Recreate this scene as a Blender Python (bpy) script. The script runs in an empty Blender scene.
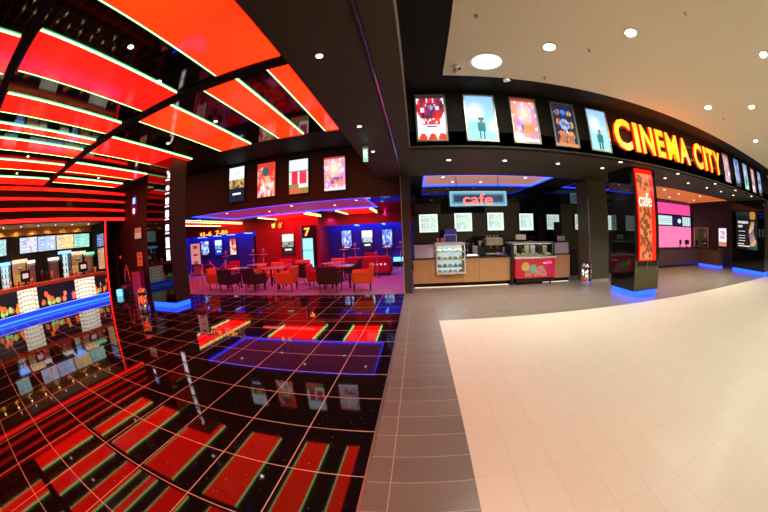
import bpy, bmesh, math, random
from mathutils import Vector, Matrix, noise as mnoise
R = random.Random(7)
C = bpy.context.scene.collection
sc = bpy.context.scene
PI = math.pi
H = 1.657

# ------------------------------------------------------------------ materials
def nodes(name):
    m = bpy.data.materials.new(name); m.use_nodes = True
    nt = m.node_tree; nt.nodes.clear()
    out = nt.nodes.new('ShaderNodeOutputMaterial')
    return m, nt, out
def N(nt, t, **kw):
    n = nt.nodes.new(t)
    for k, v in kw.items(): setattr(n, k, v)
    return n
def math_n(nt, op, a, b=None, c=None):
    n = N(nt, 'ShaderNodeMath', operation=op)
    for i, v in enumerate((a, b, c)):
        if v is None: continue
        if isinstance(v, (int, float)): n.inputs[i].default_value = v
        else: nt.links.new(v, n.inputs[i])
    return n.outputs[0]
def pbr(name, col, rough=.5, metal=0., ior=1.45, emit=None, es=0., var=.12, scale=6., bump=0., coat=0.):
    m, nt, out = nodes(name)
    p = N(nt, 'ShaderNodeBsdfPrincipled')
    tc = N(nt, 'ShaderNodeTexCoord'); nz = N(nt, 'ShaderNodeTexNoise'); nz.inputs['Scale'].default_value = scale
    nt.links.new(tc.outputs['Object'], nz.inputs['Vector'])
    mx = N(nt, 'ShaderNodeMix', data_type='RGBA')
    mx.inputs[6].default_value = (*[c*(1-var) for c in col], 1); mx.inputs[7].default_value = (*[min(1, c*(1+var)) for c in col], 1)
    nt.links.new(nz.outputs['Fac'], mx.inputs[0]); nt.links.new(mx.outputs[2], p.inputs['Base Color'])
    p.inputs['Roughness'].default_value = rough; p.inputs['Metallic'].default_value = metal
    p.inputs['IOR'].default_value = ior; p.inputs['Coat Weight'].default_value = coat
    if emit: p.inputs['Emission Color'].default_value = (*emit, 1); p.inputs['Emission Strength'].default_value = es
    if bump:
        b = N(nt, 'ShaderNodeBump'); b.inputs['Strength'].default_value = bump
        nt.links.new(nz.outputs['Fac'], b.inputs['Height']); nt.links.new(b.outputs[0], p.inputs['Normal'])
    nt.links.new(p.outputs[0], out.inputs[0])
    return m
def glow(name, col, s, rough=.3):
    return pbr(name, col, rough, emit=col, es=s, var=.03)
def wood(name, c1, c2, axis='Z'):
    m, nt, out = nodes(name)
    p = N(nt, 'ShaderNodeBsdfPrincipled'); tc = N(nt, 'ShaderNodeTexCoord'); mp = N(nt, 'ShaderNodeMapping')
    mp.inputs['Scale'].default_value = (14, 14, 1.2) if axis == 'Z' else (14, 1.2, 14)
    nz = N(nt, 'ShaderNodeTexNoise'); nz.inputs['Scale'].default_value = 2.5; nz.inputs['Detail'].default_value = 6
    cr = N(nt, 'ShaderNodeMix', data_type='RGBA'); cr.inputs[6].default_value = (*c1, 1); cr.inputs[7].default_value = (*c2, 1)
    nt.links.new(tc.outputs['Object'], mp.inputs[0]); nt.links.new(mp.outputs[0], nz.inputs[0])
    nt.links.new(nz.outputs['Fac'], cr.inputs[0]); nt.links.new(cr.outputs[2], p.inputs['Base Color'])
    p.inputs['Roughness'].default_value = .38; nt.links.new(p.outputs[0], out.inputs[0])
    return m
def tiles(name, col, grout, sx, sy, ox, oy, w, rough, ior=1.45, speck=False, var=.1, grough=.6, bumpy=0., stagger=False):
    m, nt, out = nodes(name)
    p = N(nt, 'ShaderNodeBsdfPrincipled'); g = N(nt, 'ShaderNodeNewGeometry'); s = N(nt, 'ShaderNodeSeparateXYZ')
    nt.links.new(g.outputs['Position'], s.inputs[0])
    def line(sock, step, off):
        f = math_n(nt, 'FRACT', math_n(nt, 'MULTIPLY', math_n(nt, 'SUBTRACT', sock, off), 1/step))
        d = math_n(nt, 'ABSOLUTE', math_n(nt, 'SUBTRACT', f, .5))
        return math_n(nt, 'GREATER_THAN', d, .5 - w/step/2)
    gm = math_n(nt, 'MAXIMUM', line(s.outputs[0], sx, ox), line(s.outputs[1], sy, oy))
    nz = N(nt, 'ShaderNodeTexNoise'); nz.inputs['Scale'].default_value = 1.7; nz.inputs['Detail'].default_value = 5
    nt.links.new(g.outputs['Position'], nz.inputs['Vector'])
    # each tile its own slight tone
    wn = N(nt, 'ShaderNodeTexWhiteNoise', noise_dimensions='2D'); cb = N(nt, 'ShaderNodeCombineXYZ')
    nt.links.new(math_n(nt, 'FLOOR', math_n(nt, 'MULTIPLY', math_n(nt, 'SUBTRACT', s.outputs[0], ox), 1/sx)), cb.inputs[0])
    nt.links.new(math_n(nt, 'FLOOR', math_n(nt, 'MULTIPLY', math_n(nt, 'SUBTRACT', s.outputs[1], oy), 1/sy)), cb.inputs[1])
    nt.links.new(cb.outputs[0], wn.inputs['Vector'])
    fac = math_n(nt, 'ADD', math_n(nt, 'MULTIPLY', nz.outputs['Fac'], .6), math_n(nt, 'MULTIPLY', wn.outputs['Value'], .4))
    mx = N(nt, 'ShaderNodeMix', data_type='RGBA'); mx.inputs[6].default_value = (*[c*(1-var) for c in col], 1); mx.inputs[7].default_value = (*[c*(1+var) for c in col], 1)
    nt.links.new(fac, mx.inputs[0]); base = mx.outputs[2]
    if speck:
        vo = N(nt, 'ShaderNodeTexVoronoi'); vo.inputs['Scale'].default_value = 16; nt.links.new(g.outputs['Position'], vo.inputs['Vector'])
        sp = math_n(nt, 'LESS_THAN', vo.outputs['Distance'], .055)
        m2 = N(nt, 'ShaderNodeMix', data_type='RGBA'); nt.links.new(sp, m2.inputs[0]); nt.links.new(base, m2.inputs[6]); m2.inputs[7].default_value = (.5, .45, .4, 1); base = m2.outputs[2]
    m3 = N(nt, 'ShaderNodeMix', data_type='RGBA'); nt.links.new(gm, m3.inputs[0]); nt.links.new(base, m3.inputs[6]); m3.inputs[7].default_value = (*grout, 1)
    nt.links.new(m3.outputs[2], p.inputs['Base Color'])
    r = math_n(nt, 'ADD', math_n(nt, 'MULTIPLY', gm, grough-rough), rough)
    nt.links.new(r, p.inputs['Roughness']); p.inputs['IOR'].default_value = ior
    nt.links.new(p.outputs[0], out.inputs[0])
    return m
def screen_mat(name, strength):
    m, nt, out = nodes(name)
    p = N(nt, 'ShaderNodeBsdfPrincipled'); a = N(nt, 'ShaderNodeVertexColor', layer_name='Col')
    p.inputs['Base Color'].default_value = (.02, .02, .02, 1); p.inputs['Roughness'].default_value = .15
    nt.links.new(a.outputs[0], p.inputs['Emission Color']); p.inputs['Emission Strength'].default_value = strength
    nt.links.new(p.outputs[0], out.inputs[0]); return m
def print_mat(name):
    m, nt, out = nodes(name)
    p = N(nt, 'ShaderNodeBsdfPrincipled'); a = N(nt, 'ShaderNodeVertexColor', layer_name='Col')
    nt.links.new(a.outputs[0], p.inputs['Base Color']); p.inputs['Roughness'].default_value = .35
    nt.links.new(p.outputs[0], out.inputs[0]); return m

M = {}
M['black_tile'] = tiles('black_tile', (.008, .006, .006), (.75, .58, .5), .6, .6, -.387, 1.598, .0085, .04, ior=1.6, speck=True, grough=.5)
M['grey_tile'] = tiles('grey_tile', (.21, .19, .17), (.5, .45, .4), .6, .3, -.2, 1.25, .007, .3, var=.16, grough=.5)
M['white_tile'] = tiles('white_tile', (.75, .70, .61), (.61, .55, .47), .3, .6, .386, .97, .004, .34, var=.035)
M['carpet'] = pbr('carpet', (.42, .25, .36), .55, scale=30, var=.3)
M['beige_ceiling'] = pbr('beige_ceiling', (.76, .68, .52), .75, var=.02)
M['black_gloss_ceiling'] = pbr('black_gloss_ceiling', (.006, .006, .005), .05, ior=1.7, var=.1)
M['dark_plaster'] = pbr('dark_plaster', (.05, .042, .025), .6, var=.06, scale=2)
M['brown_wall'] = pbr('brown_wall', (.05, .034, .022), .6, var=.1, scale=2)
M['black_wall'] = pbr('black_wall', (.011, .009, .007), .7, ior=1.25, var=.2)
M['black_glass'] = pbr('black_glass', (.004, .004, .005), .03, ior=1.6, var=.1)
M['counter_front'] = pbr('counter_front', (.13, .08, .07), .45)
M['dim_text'] = glow('dim_text', (.8, .8, .8), .7)
M['olive'] = pbr('olive', (.10, .085, .045), .55, var=.1)
M['black_metal'] = pbr('black_metal', (.012, .012, .013), .35, var=.1)
M['chrome'] = pbr('chrome', (.75, .74, .72), .14, 1., var=.03)
M['silver'] = pbr('silver', (.42, .4, .36), .35, .9, var=.05)
M['white_paint'] = pbr('white_paint', (.8, .8, .78), .4, var=.03)
M['cream'] = pbr('cream', (.75, .62, .42), .5, var=.05)
M['pale_stone'] = pbr('pale_stone', (.5, .42, .28), .5, var=.1)
M['oak'] = wood('oak', (.55, .29, .12), (.68, .39, .18))
M['orange_counter'] = pbr('orange_counter', (.62, .22, .09), .35, var=.08)
M['dark_top'] = pbr('dark_top', (.05, .025, .02), .25)
M['blue_wall'] = pbr('blue_wall', (.05, .06, .42), .5, var=.1)
M['red_wall'] = pbr('red_wall', (.4, .02, .03), .5, var=.1)
M['orange_fabric'] = pbr('orange_fabric', (.85, .13, .015), .6, var=.12, scale=20, bump=.1)
M['red_fabric'] = pbr('red_fabric', (.6, .015, .03), .6, var=.12, scale=20, bump=.1)
M['brown_fabric'] = pbr('brown_fabric', (.045, .02, .018), .6, var=.15, scale=20, bump=.1)
M['dark_wood'] = pbr('dark_wood', (.025, .012, .01), .3)
M['table_top'] = pbr('table_top', (.55, .5, .5), .2)
M['neon_green'] = glow('neon_green', (.2, 1., .3), 5.5)
M['neon_text'] = glow('neon_text', (1., .09, .07), 3.2)
M['neon_red'] = glow('neon_red', (1., .012, .008), 3.2)
M['strip_red'] = glow('strip_red', (1., .01, .006), 1.1)
M['led_blue'] = glow('led_blue', (.006, .04, 1.), 6.0)
M['led_cyan'] = glow('led_cyan', (.03, .22, 1.), 1.8)
M['led_bar'] = glow('led_bar', (.012, .05, 1.), 1.5)
M['led_blue_soft'] = glow('led_blue_soft', (.03, .06, 1.), 1.3)
M['head_blue'] = glow('head_blue', (.18, .42, 1.), 2.2)
M['led_white'] = glow('led_white', (1., .93, .8), 1.6)
M['case_back'] = glow('case_back', (.75, .92, .95), .75)
M['strip_white'] = glow('strip_white', (1., .86, .62), .7)
M['lamp'] = glow('lamp', (1., .93, .82), 14)
M['lamp_small'] = glow('lamp_small', (1., .84, .62), 5)
M['lamp_big'] = glow('lamp_big', (1., .95, .88), 4)
M['peach'] = pbr('peach', (.75, .5, .38), .6, var=.04, emit=(1., .42, .28), es=.36)  # low emission stands in for light falling on the cafe recess
M['violet_ceiling'] = pbr('violet_ceiling', (.6, .25, .55), .6, var=.04, emit=(.62, .07, .42), es=.16)  # faint emission imitates the LED glow on this recess ceiling
M['orange_recess'] = pbr('orange_recess', (.8, .3, .08), .6, var=.05, emit=(1., .22, .04), es=.4)  # emission put in for the warm light inside the ticket recess
M['gold_ceiling'] = pbr('gold_ceiling', (.5, .26, .06), .4, var=.3, scale=2)
M['pink_glow'] = glow('pink_glow', (.85, .08, .34), 1.0)
M['pink_soft'] = glow('pink_soft', (.95, .22, .48), 1.0)
M['cyan_glow'] = glow('cyan_glow', (.2, .75, 1.), 1.4)
M['sign_face'] = glow('sign_face', (1., .30, .010), 2.2)
M['sign_side'] = glow('sign_side', (1., .025, .003), .7)
M['orange_text'] = glow('orange_text', (1., .25, .03), 3.5)
M['white_text'] = glow('white_text', (.85, .9, 1.), 2.2)
M['exit_green'] = glow('exit_green', (.25, .75, .5), 1.)
M['bright_red'] = glow('bright_red', (1., .012, .005), .9)
M['cafe_white'] = glow('cafe_white', (1., .9, .85), .85)
M['art'] = screen_mat('art', 1.25)
M['art_dim'] = screen_mat('art_dim', .8)
M['art_red'] = screen_mat('art_red', .8)
M['printed'] = print_mat('printed')
M['red_paint_glow'] = pbr('red_paint_glow', (.75, .015, .03), .3, var=.04, emit=(.8, .01, .03), es=.25)  # slight emission mixed into the paint so the freezer looks lit
M['skin'] = pbr('skin', (.55, .3, .2), .5)
M['hair'] = pbr('hair', (.03, .018, .01), .5)
M['dark_cloth'] = pbr('dark_cloth', (.03, .03, .035), .8)
M['purple_plastic'] = pbr('purple_plastic', (.25, .05, .45), .4)
M['magenta_plastic'] = pbr('magenta_plastic', (.5, .03, .3), .4)
M['pink_plastic'] = pbr('pink_plastic', (.8, .2, .3), .4)
M['clear'] = None
def glass(name, tint=(1, 1, 1), rough=0.0):
    m, nt, out = nodes(name)
    a = N(nt, 'ShaderNodeBsdfTransparent'); a.inputs[0].default_value = (*tint, 1)
    b = N(nt, 'ShaderNodeBsdfGlossy'); b.inputs['Roughness'].default_value = .03
    f = N(nt, 'ShaderNodeFresnel'); f.inputs[0].default_value = 1.5
    x = N(nt, 'ShaderNodeMixShader'); nt.links.new(f.outputs[0], x.inputs[0]); nt.links.new(a.outputs[0], x.inputs[1]); nt.links.new(b.outputs[0], x.inputs[2])
    nt.links.new(x.outputs[0], out.inputs[0]); return m
M['clear'] = glass('clear', (.93, .97, .97))
M['frost'] = pbr('frost', (.55, .5, .68), .25, var=.08)

def panel_red(name, a, b, s):
    """backlit red stretch membrane: light tone wanders a little along the panel"""
    m, nt, out = nodes(name)
    p = N(nt, 'ShaderNodeBsdfPrincipled'); g = N(nt, 'ShaderNodeTexCoord'); nz = N(nt, 'ShaderNodeTexNoise'); nz.inputs['Scale'].default_value = .7; nz.inputs['Detail'].default_value = 0
    nt.links.new(g.outputs['Object'], nz.inputs[0])
    mx = N(nt, 'ShaderNodeMix', data_type='RGBA'); mx.inputs[6].default_value = (*a, 1); mx.inputs[7].default_value = (*b, 1); nt.links.new(nz.outputs['Fac'], mx.inputs[0])
    p.inputs['Base Color'].default_value = (.3, .01, .005, 1); p.inputs['Roughness'].default_value = .12
    nt.links.new(mx.outputs[2], p.inputs['Emission Color']); p.inputs['Emission Strength'].default_value = s
    nt.links.new(p.outputs[0], out.inputs[0]); return m
M['red_panel'] = panel_red('red_panel', (1., .002, .0015), (1., .006, .002), 4.2)
M['red_panel_bright'] = panel_red('red_panel_bright', (1., .007, .0015), (1., .02, .0015), 4.4)  # same red membrane; the orange tint stands in for stronger glow

# ------------------------------------------------------------------ mesh builder
class B:
    def __init__(s, off=(0, 0, 0)):
        s.bm = bmesh.new(); s.o = Vector(off.location) if hasattr(off, 'location') else Vector(off); s.mats = []
    def mi(s, m):
        if m not in s.mats: s.mats.append(m)
        return s.mats.index(m)
    def _fin(s, vs, m, smooth=False):
        i = s.mi(m); fs = set()
        for v in vs: fs.update(v.link_faces)
        for f in fs: f.material_index = i; f.smooth = smooth
    def box(s, x0, x1, y0, y1, z0, z1, m, bev=0., seg=2):
        g = bmesh.ops.create_cube(s.bm, size=1)['verts']
        for v in g:
            v.co = Vector((x0 + (v.co.x+.5)*(x1-x0), y0 + (v.co.y+.5)*(y1-y0), z0 + (v.co.z+.5)*(z1-z0))) - s.o
        i = s.mi(m); fs = set()
        for v in g: fs.update(v.link_faces)
        for f in fs: f.material_index = i
        if bev:
            es = set()
            for v in g: es.update(v.link_edges)
            r = bmesh.ops.bevel(s.bm, geom=list(es), offset=bev, segments=seg, affect='EDGES', profile=.5)
            for f in r['faces']: f.material_index = i; f.smooth = True
        return s
    def cyl(s, x, y, z0, z1, r, m, r2=None, seg=24, axis='Z'):
        g = bmesh.ops.create_cone(s.bm, cap_ends=True, segments=seg, radius1=r, radius2=r if r2 is None else r2, depth=z1-z0)['verts']
        for v in g:
            c = v.co.copy(); c.z += (z0+z1)/2
            if axis == 'X': c = Vector((c.z, c.x, c.y))
            if axis == 'Y': c = Vector((c.x, c.z, c.y))
            v.co = c + Vector((x, y, 0)) - s.o if axis == 'Z' else (c + (Vector((0, x, y)) if axis == 'X' else Vector((x, 0, y))) - s.o)
        s._fin(g, m, True)
        for v in g:
            for f in v.link_faces:
                if len(f.verts) > 4: f.smooth = False
        return s
    def ball(s, c, r, m, sc_=(1, 1, 1), seg=12):
        g = bmesh.ops.create_uvsphere(s.bm, u_segments=seg, v_segments=max(6, seg*2//3), radius=r)['verts']
        for v in g: v.co = Vector((v.co.x*sc_[0], v.co.y*sc_[1], v.co.z*sc_[2])) + Vector(c) - s.o
        s._fin(g, m, True); return s
    def tube(s, pts, r, m, seg=8):
        for a, b in zip(pts[:-1], pts[1:]):
            a = Vector(a); b = Vector(b); d = b-a
            g = bmesh.ops.create_cone(s.bm, cap_ends=True, segments=seg, radius1=r, radius2=r, depth=d.length)['verts']
            q = d.to_track_quat('Z', 'Y')
            for v in g: v.co = q @ v.co + (a+b)/2 - s.o
            s._fin(g, m, True)
        return s
    def lathe(s, x, y, prof, m, seg=28):
        rings = []
        for r, z in prof:
            rings.append([s.bm.verts.new(Vector((x + r*math.cos(2*PI*k/seg), y + r*math.sin(2*PI*k/seg), z)) - s.o) for k in range(seg)])
        i = s.mi(m)
        for a, b in zip(rings[:-1], rings[1:]):
            for k in range(seg):
                f = s.bm.faces.new((a[k], a[(k+1) % seg], b[(k+1) % seg], b[k])); f.material_index = i; f.smooth = True
        for rg, fl in ((rings[0], True), (rings[-1], False)):
            f = s.bm.faces.new(rg[::-1] if fl else rg); f.material_index = i
        return s
    def prism(s, poly, axis, a, b, m):
        """poly in the two remaining axes"""
        def P(u, v, w):
            return {'X': (w, u, v), 'Y': (u, w, v), 'Z': (u, v, w)}[axis]
        va = [s.bm.verts.new(Vector(P(u, v, a)) - s.o) for u, v in poly]; vb = [s.bm.verts.new(Vector(P(u, v, b)) - s.o) for u, v in poly]
        i = s.mi(m); n = len(poly); fs = [s.bm.faces.new(va), s.bm.faces.new(vb[::-1])]
        for k in range(n): fs.append(s.bm.faces.new((va[k], vb[k], vb[(k+1) % n], va[(k+1) % n])))
        for f in fs: f.material_index = i
        return s
    def build(s, name, parent=None):
        bmesh.ops.recalc_face_normals(s.bm, faces=s.bm.faces)
        me = bpy.data.meshes.new(name); s.bm.to_mesh(me); s.bm.free()
        for m in s.mats: me.materials.append(M[m])
        o = bpy.data.objects.new(name, me); C.objects.link(o)
        if parent is not None: o.parent = parent
        elif s.o.length: o.location = s.o
        return o

def thing(name, label, cat, loc=(0, 0, 0), rotz=0., group=None):
    o = bpy.data.objects.new(name, None); C.objects.link(o); o.empty_display_size = .1
    o.location = loc; o.rotation_euler = (0, 0, rotz); o['label'] = label; o['category'] = cat
    if group: o['group'] = group
    return o
def tag(o, label, cat, group=None):
    o['label'] = label; o['category'] = cat
    if group: o['group'] = group
    return o
def struct(o): o['kind'] = 'structure'; return o
def S(name, *boxes, m='dark_plaster'):
    b = B()
    for q in boxes: b.box(*q[:6], q[6] if len(q) > 6 else m)
    return struct(b.build(name))
def copy_tree(o, parent=None):
    c = o.copy(); C.objects.link(c)
    if parent is not None: c.parent = parent
    for ch in list(o.children): copy_tree(ch, c)
    return c
def rounded_grid(name, parent, P0, U, V, nx, ny, fn, mat='art', off=None):
    """flat picture: P0 corner (top-left seen from the front), U across, V downward; fn(u,v)->rgb"""
    P0 = Vector(P0); U = Vector(U); V = Vector(V)
    if off is not None: P0 = P0 - Vector(off)
    vs = [P0 + U*(i/nx) + V*(j/ny) for j in range(ny+1) for i in range(nx+1)]
    fs = [(j*(nx+1)+i, (j+1)*(nx+1)+i, (j+1)*(nx+1)+i+1, j*(nx+1)+i+1) for j in range(ny) for i in range(nx)]
    me = bpy.data.meshes.new(name); me.from_pydata(vs, [], fs)
    ca = me.color_attributes.new(name='Col', type='FLOAT_COLOR', domain='CORNER')
    k = 0
    for j in range(ny):
        for i in range(nx):
            c = fn((i+.5)/nx, (j+.5)/ny); c = tuple(max(0, t) for t in c)
            for _ in range(4): ca.data[k].color = (*c, 1); k += 1
    me.materials.append(M[mat])
    o = bpy.data.objects.new(name, me); C.objects.link(o); o.parent = parent
    return o
def text_mesh(body, name, parent, box, y, depth, m_face, m_side=None, off=(0, 0, 0), bold=0., face='-Y'):
    """letters standing in the XZ plane (face -Y) or the YZ plane (face -X), fitted to box (a0,a1,z0,z1)"""
    cu = bpy.data.curves.new('t', 'FONT'); cu.body = body; cu.extrude = .5; cu.offset = bold; cu.resolution_u = 3
    to = bpy.data.objects.new('t', cu); C.objects.link(to)
    dg = bpy.context.evaluated_depsgraph_get(); dg.update()
    me = bpy.data.meshes.new_from_object(to.evaluated_get(dg)); bpy.data.objects.remove(to)
    xs = [v.co.x for v in me.vertices]; ys = [v.co.y for v in me.vertices]
    x0, x1, z0, z1 = box; mx, Mx, my, My = min(xs), max(xs), min(ys), max(ys)
    for v in me.vertices:
        a = x0 + (v.co.x-mx)/(Mx-mx)*(x1-x0); b = z0 + (v.co.y-my)/(My-my)*(z1-z0); w = y + (.5 - v.co.z)*depth
        if face == '-Y': v.co = Vector((a, w, b)) - Vector(off)
        elif face == '-X': v.co = Vector((w, a, b)) - Vector(off)
        else: v.co = Vector((y - (.5 - v.co.z)*depth, a, b)) - Vector(off)
    me.materials.clear(); me.materials.append(M[m_face]); me.materials.append(M[m_side or m_face])
    me.name = name
    bm = bmesh.new(); bm.from_mesh(me); bmesh.ops.remove_doubles(bm, verts=bm.verts, dist=2e-4); bmesh.ops.recalc_face_normals(bm, faces=bm.faces); bm.to_mesh(me); bm.free()
    for p in me.polygons:
        n = p.normal; k = abs(n.y) if face == '-Y' else abs(n.x)
        p.material_index = 0 if k > .9 else 1
    if 1 < len(body) <= 14 and 'o o' not in body:
        bm = bmesh.new(); bm.from_mesh(me); bm.faces.ensure_lookup_table(); seen = set(); isl = []
        bmesh.ops.remove_doubles(bm, verts=bm.verts, dist=2e-4)
        for v in bm.verts:
            if v in seen: continue
            st = [v]; seen.add(v); cur = []
            while st:
                q = st.pop(); cur.append(q)
                for e in q.link_edges:
                    w = e.other_vert(q)
                    if w not in seen: seen.add(w); st.append(w)
            isl.append(cur)
        for cur in isl:
            idx = {v: i for i, v in enumerate(cur)}; fs = [f for f in bm.faces if f.verts[0] in idx]
            m2 = bpy.data.meshes.new('letter'); m2.from_pydata([v.co.copy() for v in cur], [], [[idx[v] for v in f.verts] for f in fs])
            for m in me.materials: m2.materials.append(m)
            for p, f in zip(m2.polygons, fs): p.material_index = f.material_index
            o = bpy.data.objects.new('letter', m2); C.objects.link(o); o.parent = parent
        bm.free(); return o
    o = bpy.data.objects.new(name, me); C.objects.link(o); o.parent = parent
    return o

# ------------------------------------------------------------------ camera (calibrated full-frame fisheye)
yaw, pitch, roll = -.0837, -.0898, -.0415
cy, sy, cp, sp, cr, sr = math.cos(yaw), math.sin(yaw), math.cos(pitch), math.sin(pitch), math.cos(roll), math.sin(roll)
f_ = Vector((sy*cp, cy*cp, sp)); r_ = Vector((cy, -sy, 0)); u_ = r_.cross(f_)
r2 = cr*r_ + sr*u_; u2 = -sr*r_ + cr*u_
cam = bpy.data.cameras.new('camera'); co = bpy.data.objects.new('camera', cam); C.objects.link(co); sc.camera = co
co.matrix_world = Matrix(((r2.x, u2.x, -f_.x, 0), (r2.y, u2.y, -f_.y, 0), (r2.z, u2.z, -f_.z, H), (0, 0, 0, 1)))
cam.type = 'PANO'; cam.sensor_width = 36; cam.clip_start = .05
for t in (cam, getattr(cam, 'cycles', None)):
    try: t.panorama_type = 'FISHEYE_EQUISOLID'; t.fisheye_lens = 309.15/768*36; t.fisheye_fov = math.radians(240)
    except Exception: pass
cam.shift_x = -7.64/768; cam.shift_y = 7.165/512

# ================================================================== SETTING
XL = -12.0
ZC = 4.58; ZN = 4.40; ZS = 3.35
S('floor', (-14.5, -.387, -7, 8.6, -.1, 0), m='black_tile')
S('floor_grey', (-.367, .386, -7, 5.735, -.1, 0), (-.367, 30, 5.735, 14.5, -.1, 0), m='grey_tile')
S('floor_white', (.386, 30, -7, 5.735, -.1, 0), m='white_tile')
S('floor_lounge', (-15, -.387, 8.6, 17, -.1, 0), m='carpet')
S('trim_1', (-.387, -.367, -7, 8.55, -.1, .004), m='silver')
S('trim_2', (-14.5, -.387, 8.585, 8.615, -.1, .004), m='silver')
# ceilings
S('ceiling', (.635, 30, -7, 5.03, ZC-.03, ZC+.1), m='beige_ceiling')
S('ceiling_black', (-.05, .62, -7, 5.75, ZC, ZC+.1), (.62, 30, 5.03, 5.75, ZC, ZC+.1), m='black_wall')
S('ceiling_gloss', (-14.5, -1.07, -7, 7.2, ZN, ZN+.15), m='black_gloss_ceiling')
S('ceiling_matte', (-14.5, -1.07, 7.2, 8.95, ZN, ZN+.15), m='black_wall')
# soffit slabs around the recesses (z 3.35 .. 3.6)
S('ceiling_soffit', (-1.07, -.36, -7, 8.95, ZS, ZS+.3), (-.31, -.05, -7, 5.75, ZS, ZS+.3), (-.36, -.31, -7, 8.95, ZS+.05, ZS+.3),
  (-.31, 17.0, 5.75, 8.42, ZS, ZS+.3), (-.31, 9.0, 8.42, 8.86, ZS, ZS+.3), (15.6, 17.0, 8.42, 14, ZS, ZS+.3))
S('ceiling_cafe', (-.31, .28, 8.86, 13, ZS, ZS+.3), (.28, 4.4, 11.0, 13, ZS, ZS+.3), (4.4, 5.7, 8.86, 13, ZS, ZS+.3), (5.7, 8.0, 8.86, 9.3, ZS, ZS+.3), (5.7, 8.0, 10.9, 13, ZS, ZS+.3), (8.0, 9.0, 8.86, 13, ZS, ZS+.3), m='black_wall')
S('ceiling_ticket', (9.0, 15.6, 11.8, 14, ZS, ZS+.3))
S('wall_soffit_side', (-1.09, -1.07, -7, 8.95, ZS-.0, ZN), m='brown_wall')
S('wall_soffit_face', (-.07, -.05, -7, 5.75, ZS+.3, ZC), m='black_wall')
S('trim_3', (-.055, -.035, -7, 5.73, ZS-.01, ZS+.02), m='silver')
# sliding door track in the soffit
tr = tag(B().box(-.36, -.35, -6.9, 8.5, ZS-.02, ZS+.04, 'black_metal').box(-.32, -.31, -6.9, 8.5, ZS-.02, ZS+.04, 'black_metal').box(-.345, -.325, -6.9, 8.5, ZS, ZS+.03, 'chrome').build('door_track'),
    'long metal sliding door track set in the dark soffit above the black floor edge', 'track')
# recesses
def recess(x0, x1, y0, y1, top, m, led, led_m, w=.03):
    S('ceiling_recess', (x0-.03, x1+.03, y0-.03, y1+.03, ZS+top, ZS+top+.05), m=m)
    b = B(); z0, z1 = ZS+.002, ZS+.05
    b.box(x0, x1, y0-w, y0, z0, z1, led_m).box(x0, x1, y1, y1+w, z0, z1, led_m).box(x0-w, x0, y0, y1, z0, z1, led_m).box(x1, x1+w, y0, y1, z0, z1, led_m)
    return b
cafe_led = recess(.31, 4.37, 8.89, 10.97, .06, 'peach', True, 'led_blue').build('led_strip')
tag(cafe_led, 'blue LED strip around the peach ceiling recess above the cafe counter', 'LED strip')
l2 = recess(5.73, 7.97, 9.33, 10.87, .06, 'black_wall', True, 'led_blue_soft').build('led_strip')
tag(l2, 'blue LED strip around the dark ceiling recess behind the olive pillar', 'LED strip')
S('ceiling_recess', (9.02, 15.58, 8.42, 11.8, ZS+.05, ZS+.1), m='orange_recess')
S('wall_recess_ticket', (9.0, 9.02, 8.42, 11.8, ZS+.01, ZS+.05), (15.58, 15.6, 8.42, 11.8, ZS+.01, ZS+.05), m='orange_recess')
# fascia over cafe
S('wall_fascia', (-.05, 16.9, 5.75, 5.95, ZS-.02, ZC), m='black_wall')
S('trim_4', (-.05, 16.9, 5.72, 5.76, ZS-.025, ZS+.0), m='dark_plaster')
# back walls
S('wall_cafe', (-.12, 9.0, 11.1, 11.3, 0, ZS), m='black_glass')
S('wall_cafe_side', (-.12, -.04, 10.2, 11.1, 0, ZS), m='black_glass')
S('wall_ticket', (9.0, 17.0, 12.65, 12.8, 0, ZS), m='brown_wall')
S('wall_ticket_side', (17.0, 17.15, 8.5, 11.05, 0, ZS), (17.0, 17.15, 12.3, 12.65, 0, ZS), (17.0, 17.15, 11.05, 12.3, 2.0, ZS), (17, 17.15, 11.05, 12.3, 0, .02), m='brown_wall')
S('wall_office', (18.6, 18.7, 10.5, 13, 0, 2.4), (17.15, 18.7, 12.9, 13, 0, 2.4), (17.15, 18.7, 10.4, 10.5, 0, 2.4), (17.15, 18.7, 10.4, 13, 2.4, 2.5), m='olive')
S('wall_cafe_divide', (8.9, 9.0, 10.6, 12.65, 0, ZS), m='black_wall')
S('wall_lounge_bulkhead', (-15, -1.09, 8.95, 9.15, 2.83, ZN), (-1.09, -.12, 8.95, 9.15, 2.83, ZS), m='brown_wall')
S('wall_north_lounge', (-15, -.12, 16.3, 16.5, 0, 3.2), m='blue_wall')
S('wall_red_lounge', (-8.4, -4.75, 14.6, 16.3, 0, 3.2), m='red_wall')
S('wall_lounge_band', (-15, -8.4, 15.2, 15.3, 2.3, 3.2), (-4.75, -.12, 15.2, 15.3, 2.3, 3.2), m='red_wall')
S('wall_lounge_right', (-.12, -.0, 11.3, 16.5, 0, 3.2), m='blue_wall')
S('wall_lounge_left', (-15.2, -15, 8.4, 16.5, 0, 3.2), m='blue_wall')
zl = 2.83
S('ceiling_lounge', (-15, -8.3, 9.15, 12.4, zl, zl+.1), (-1.5, -.0, 9.15, 12.4, zl, zl+.1), (-15, 0, 12.4, 16.5, zl, zl+.1), m='black_gloss_ceiling')
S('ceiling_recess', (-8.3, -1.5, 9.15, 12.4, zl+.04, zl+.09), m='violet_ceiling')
b = B()
b.box(-8.3, -1.5, 9.16, 9.2, zl, zl+.035, 'led_blue').box(-8.3, -1.5, 12.37, 12.4, zl, zl+.035, 'led_blue').box(-8.3, -8.27, 9.2, 12.37, zl, zl+.035, 'led_blue').box(-1.53, -1.5, 9.2, 12.37, zl, zl+.035, 'led_blue')
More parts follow.
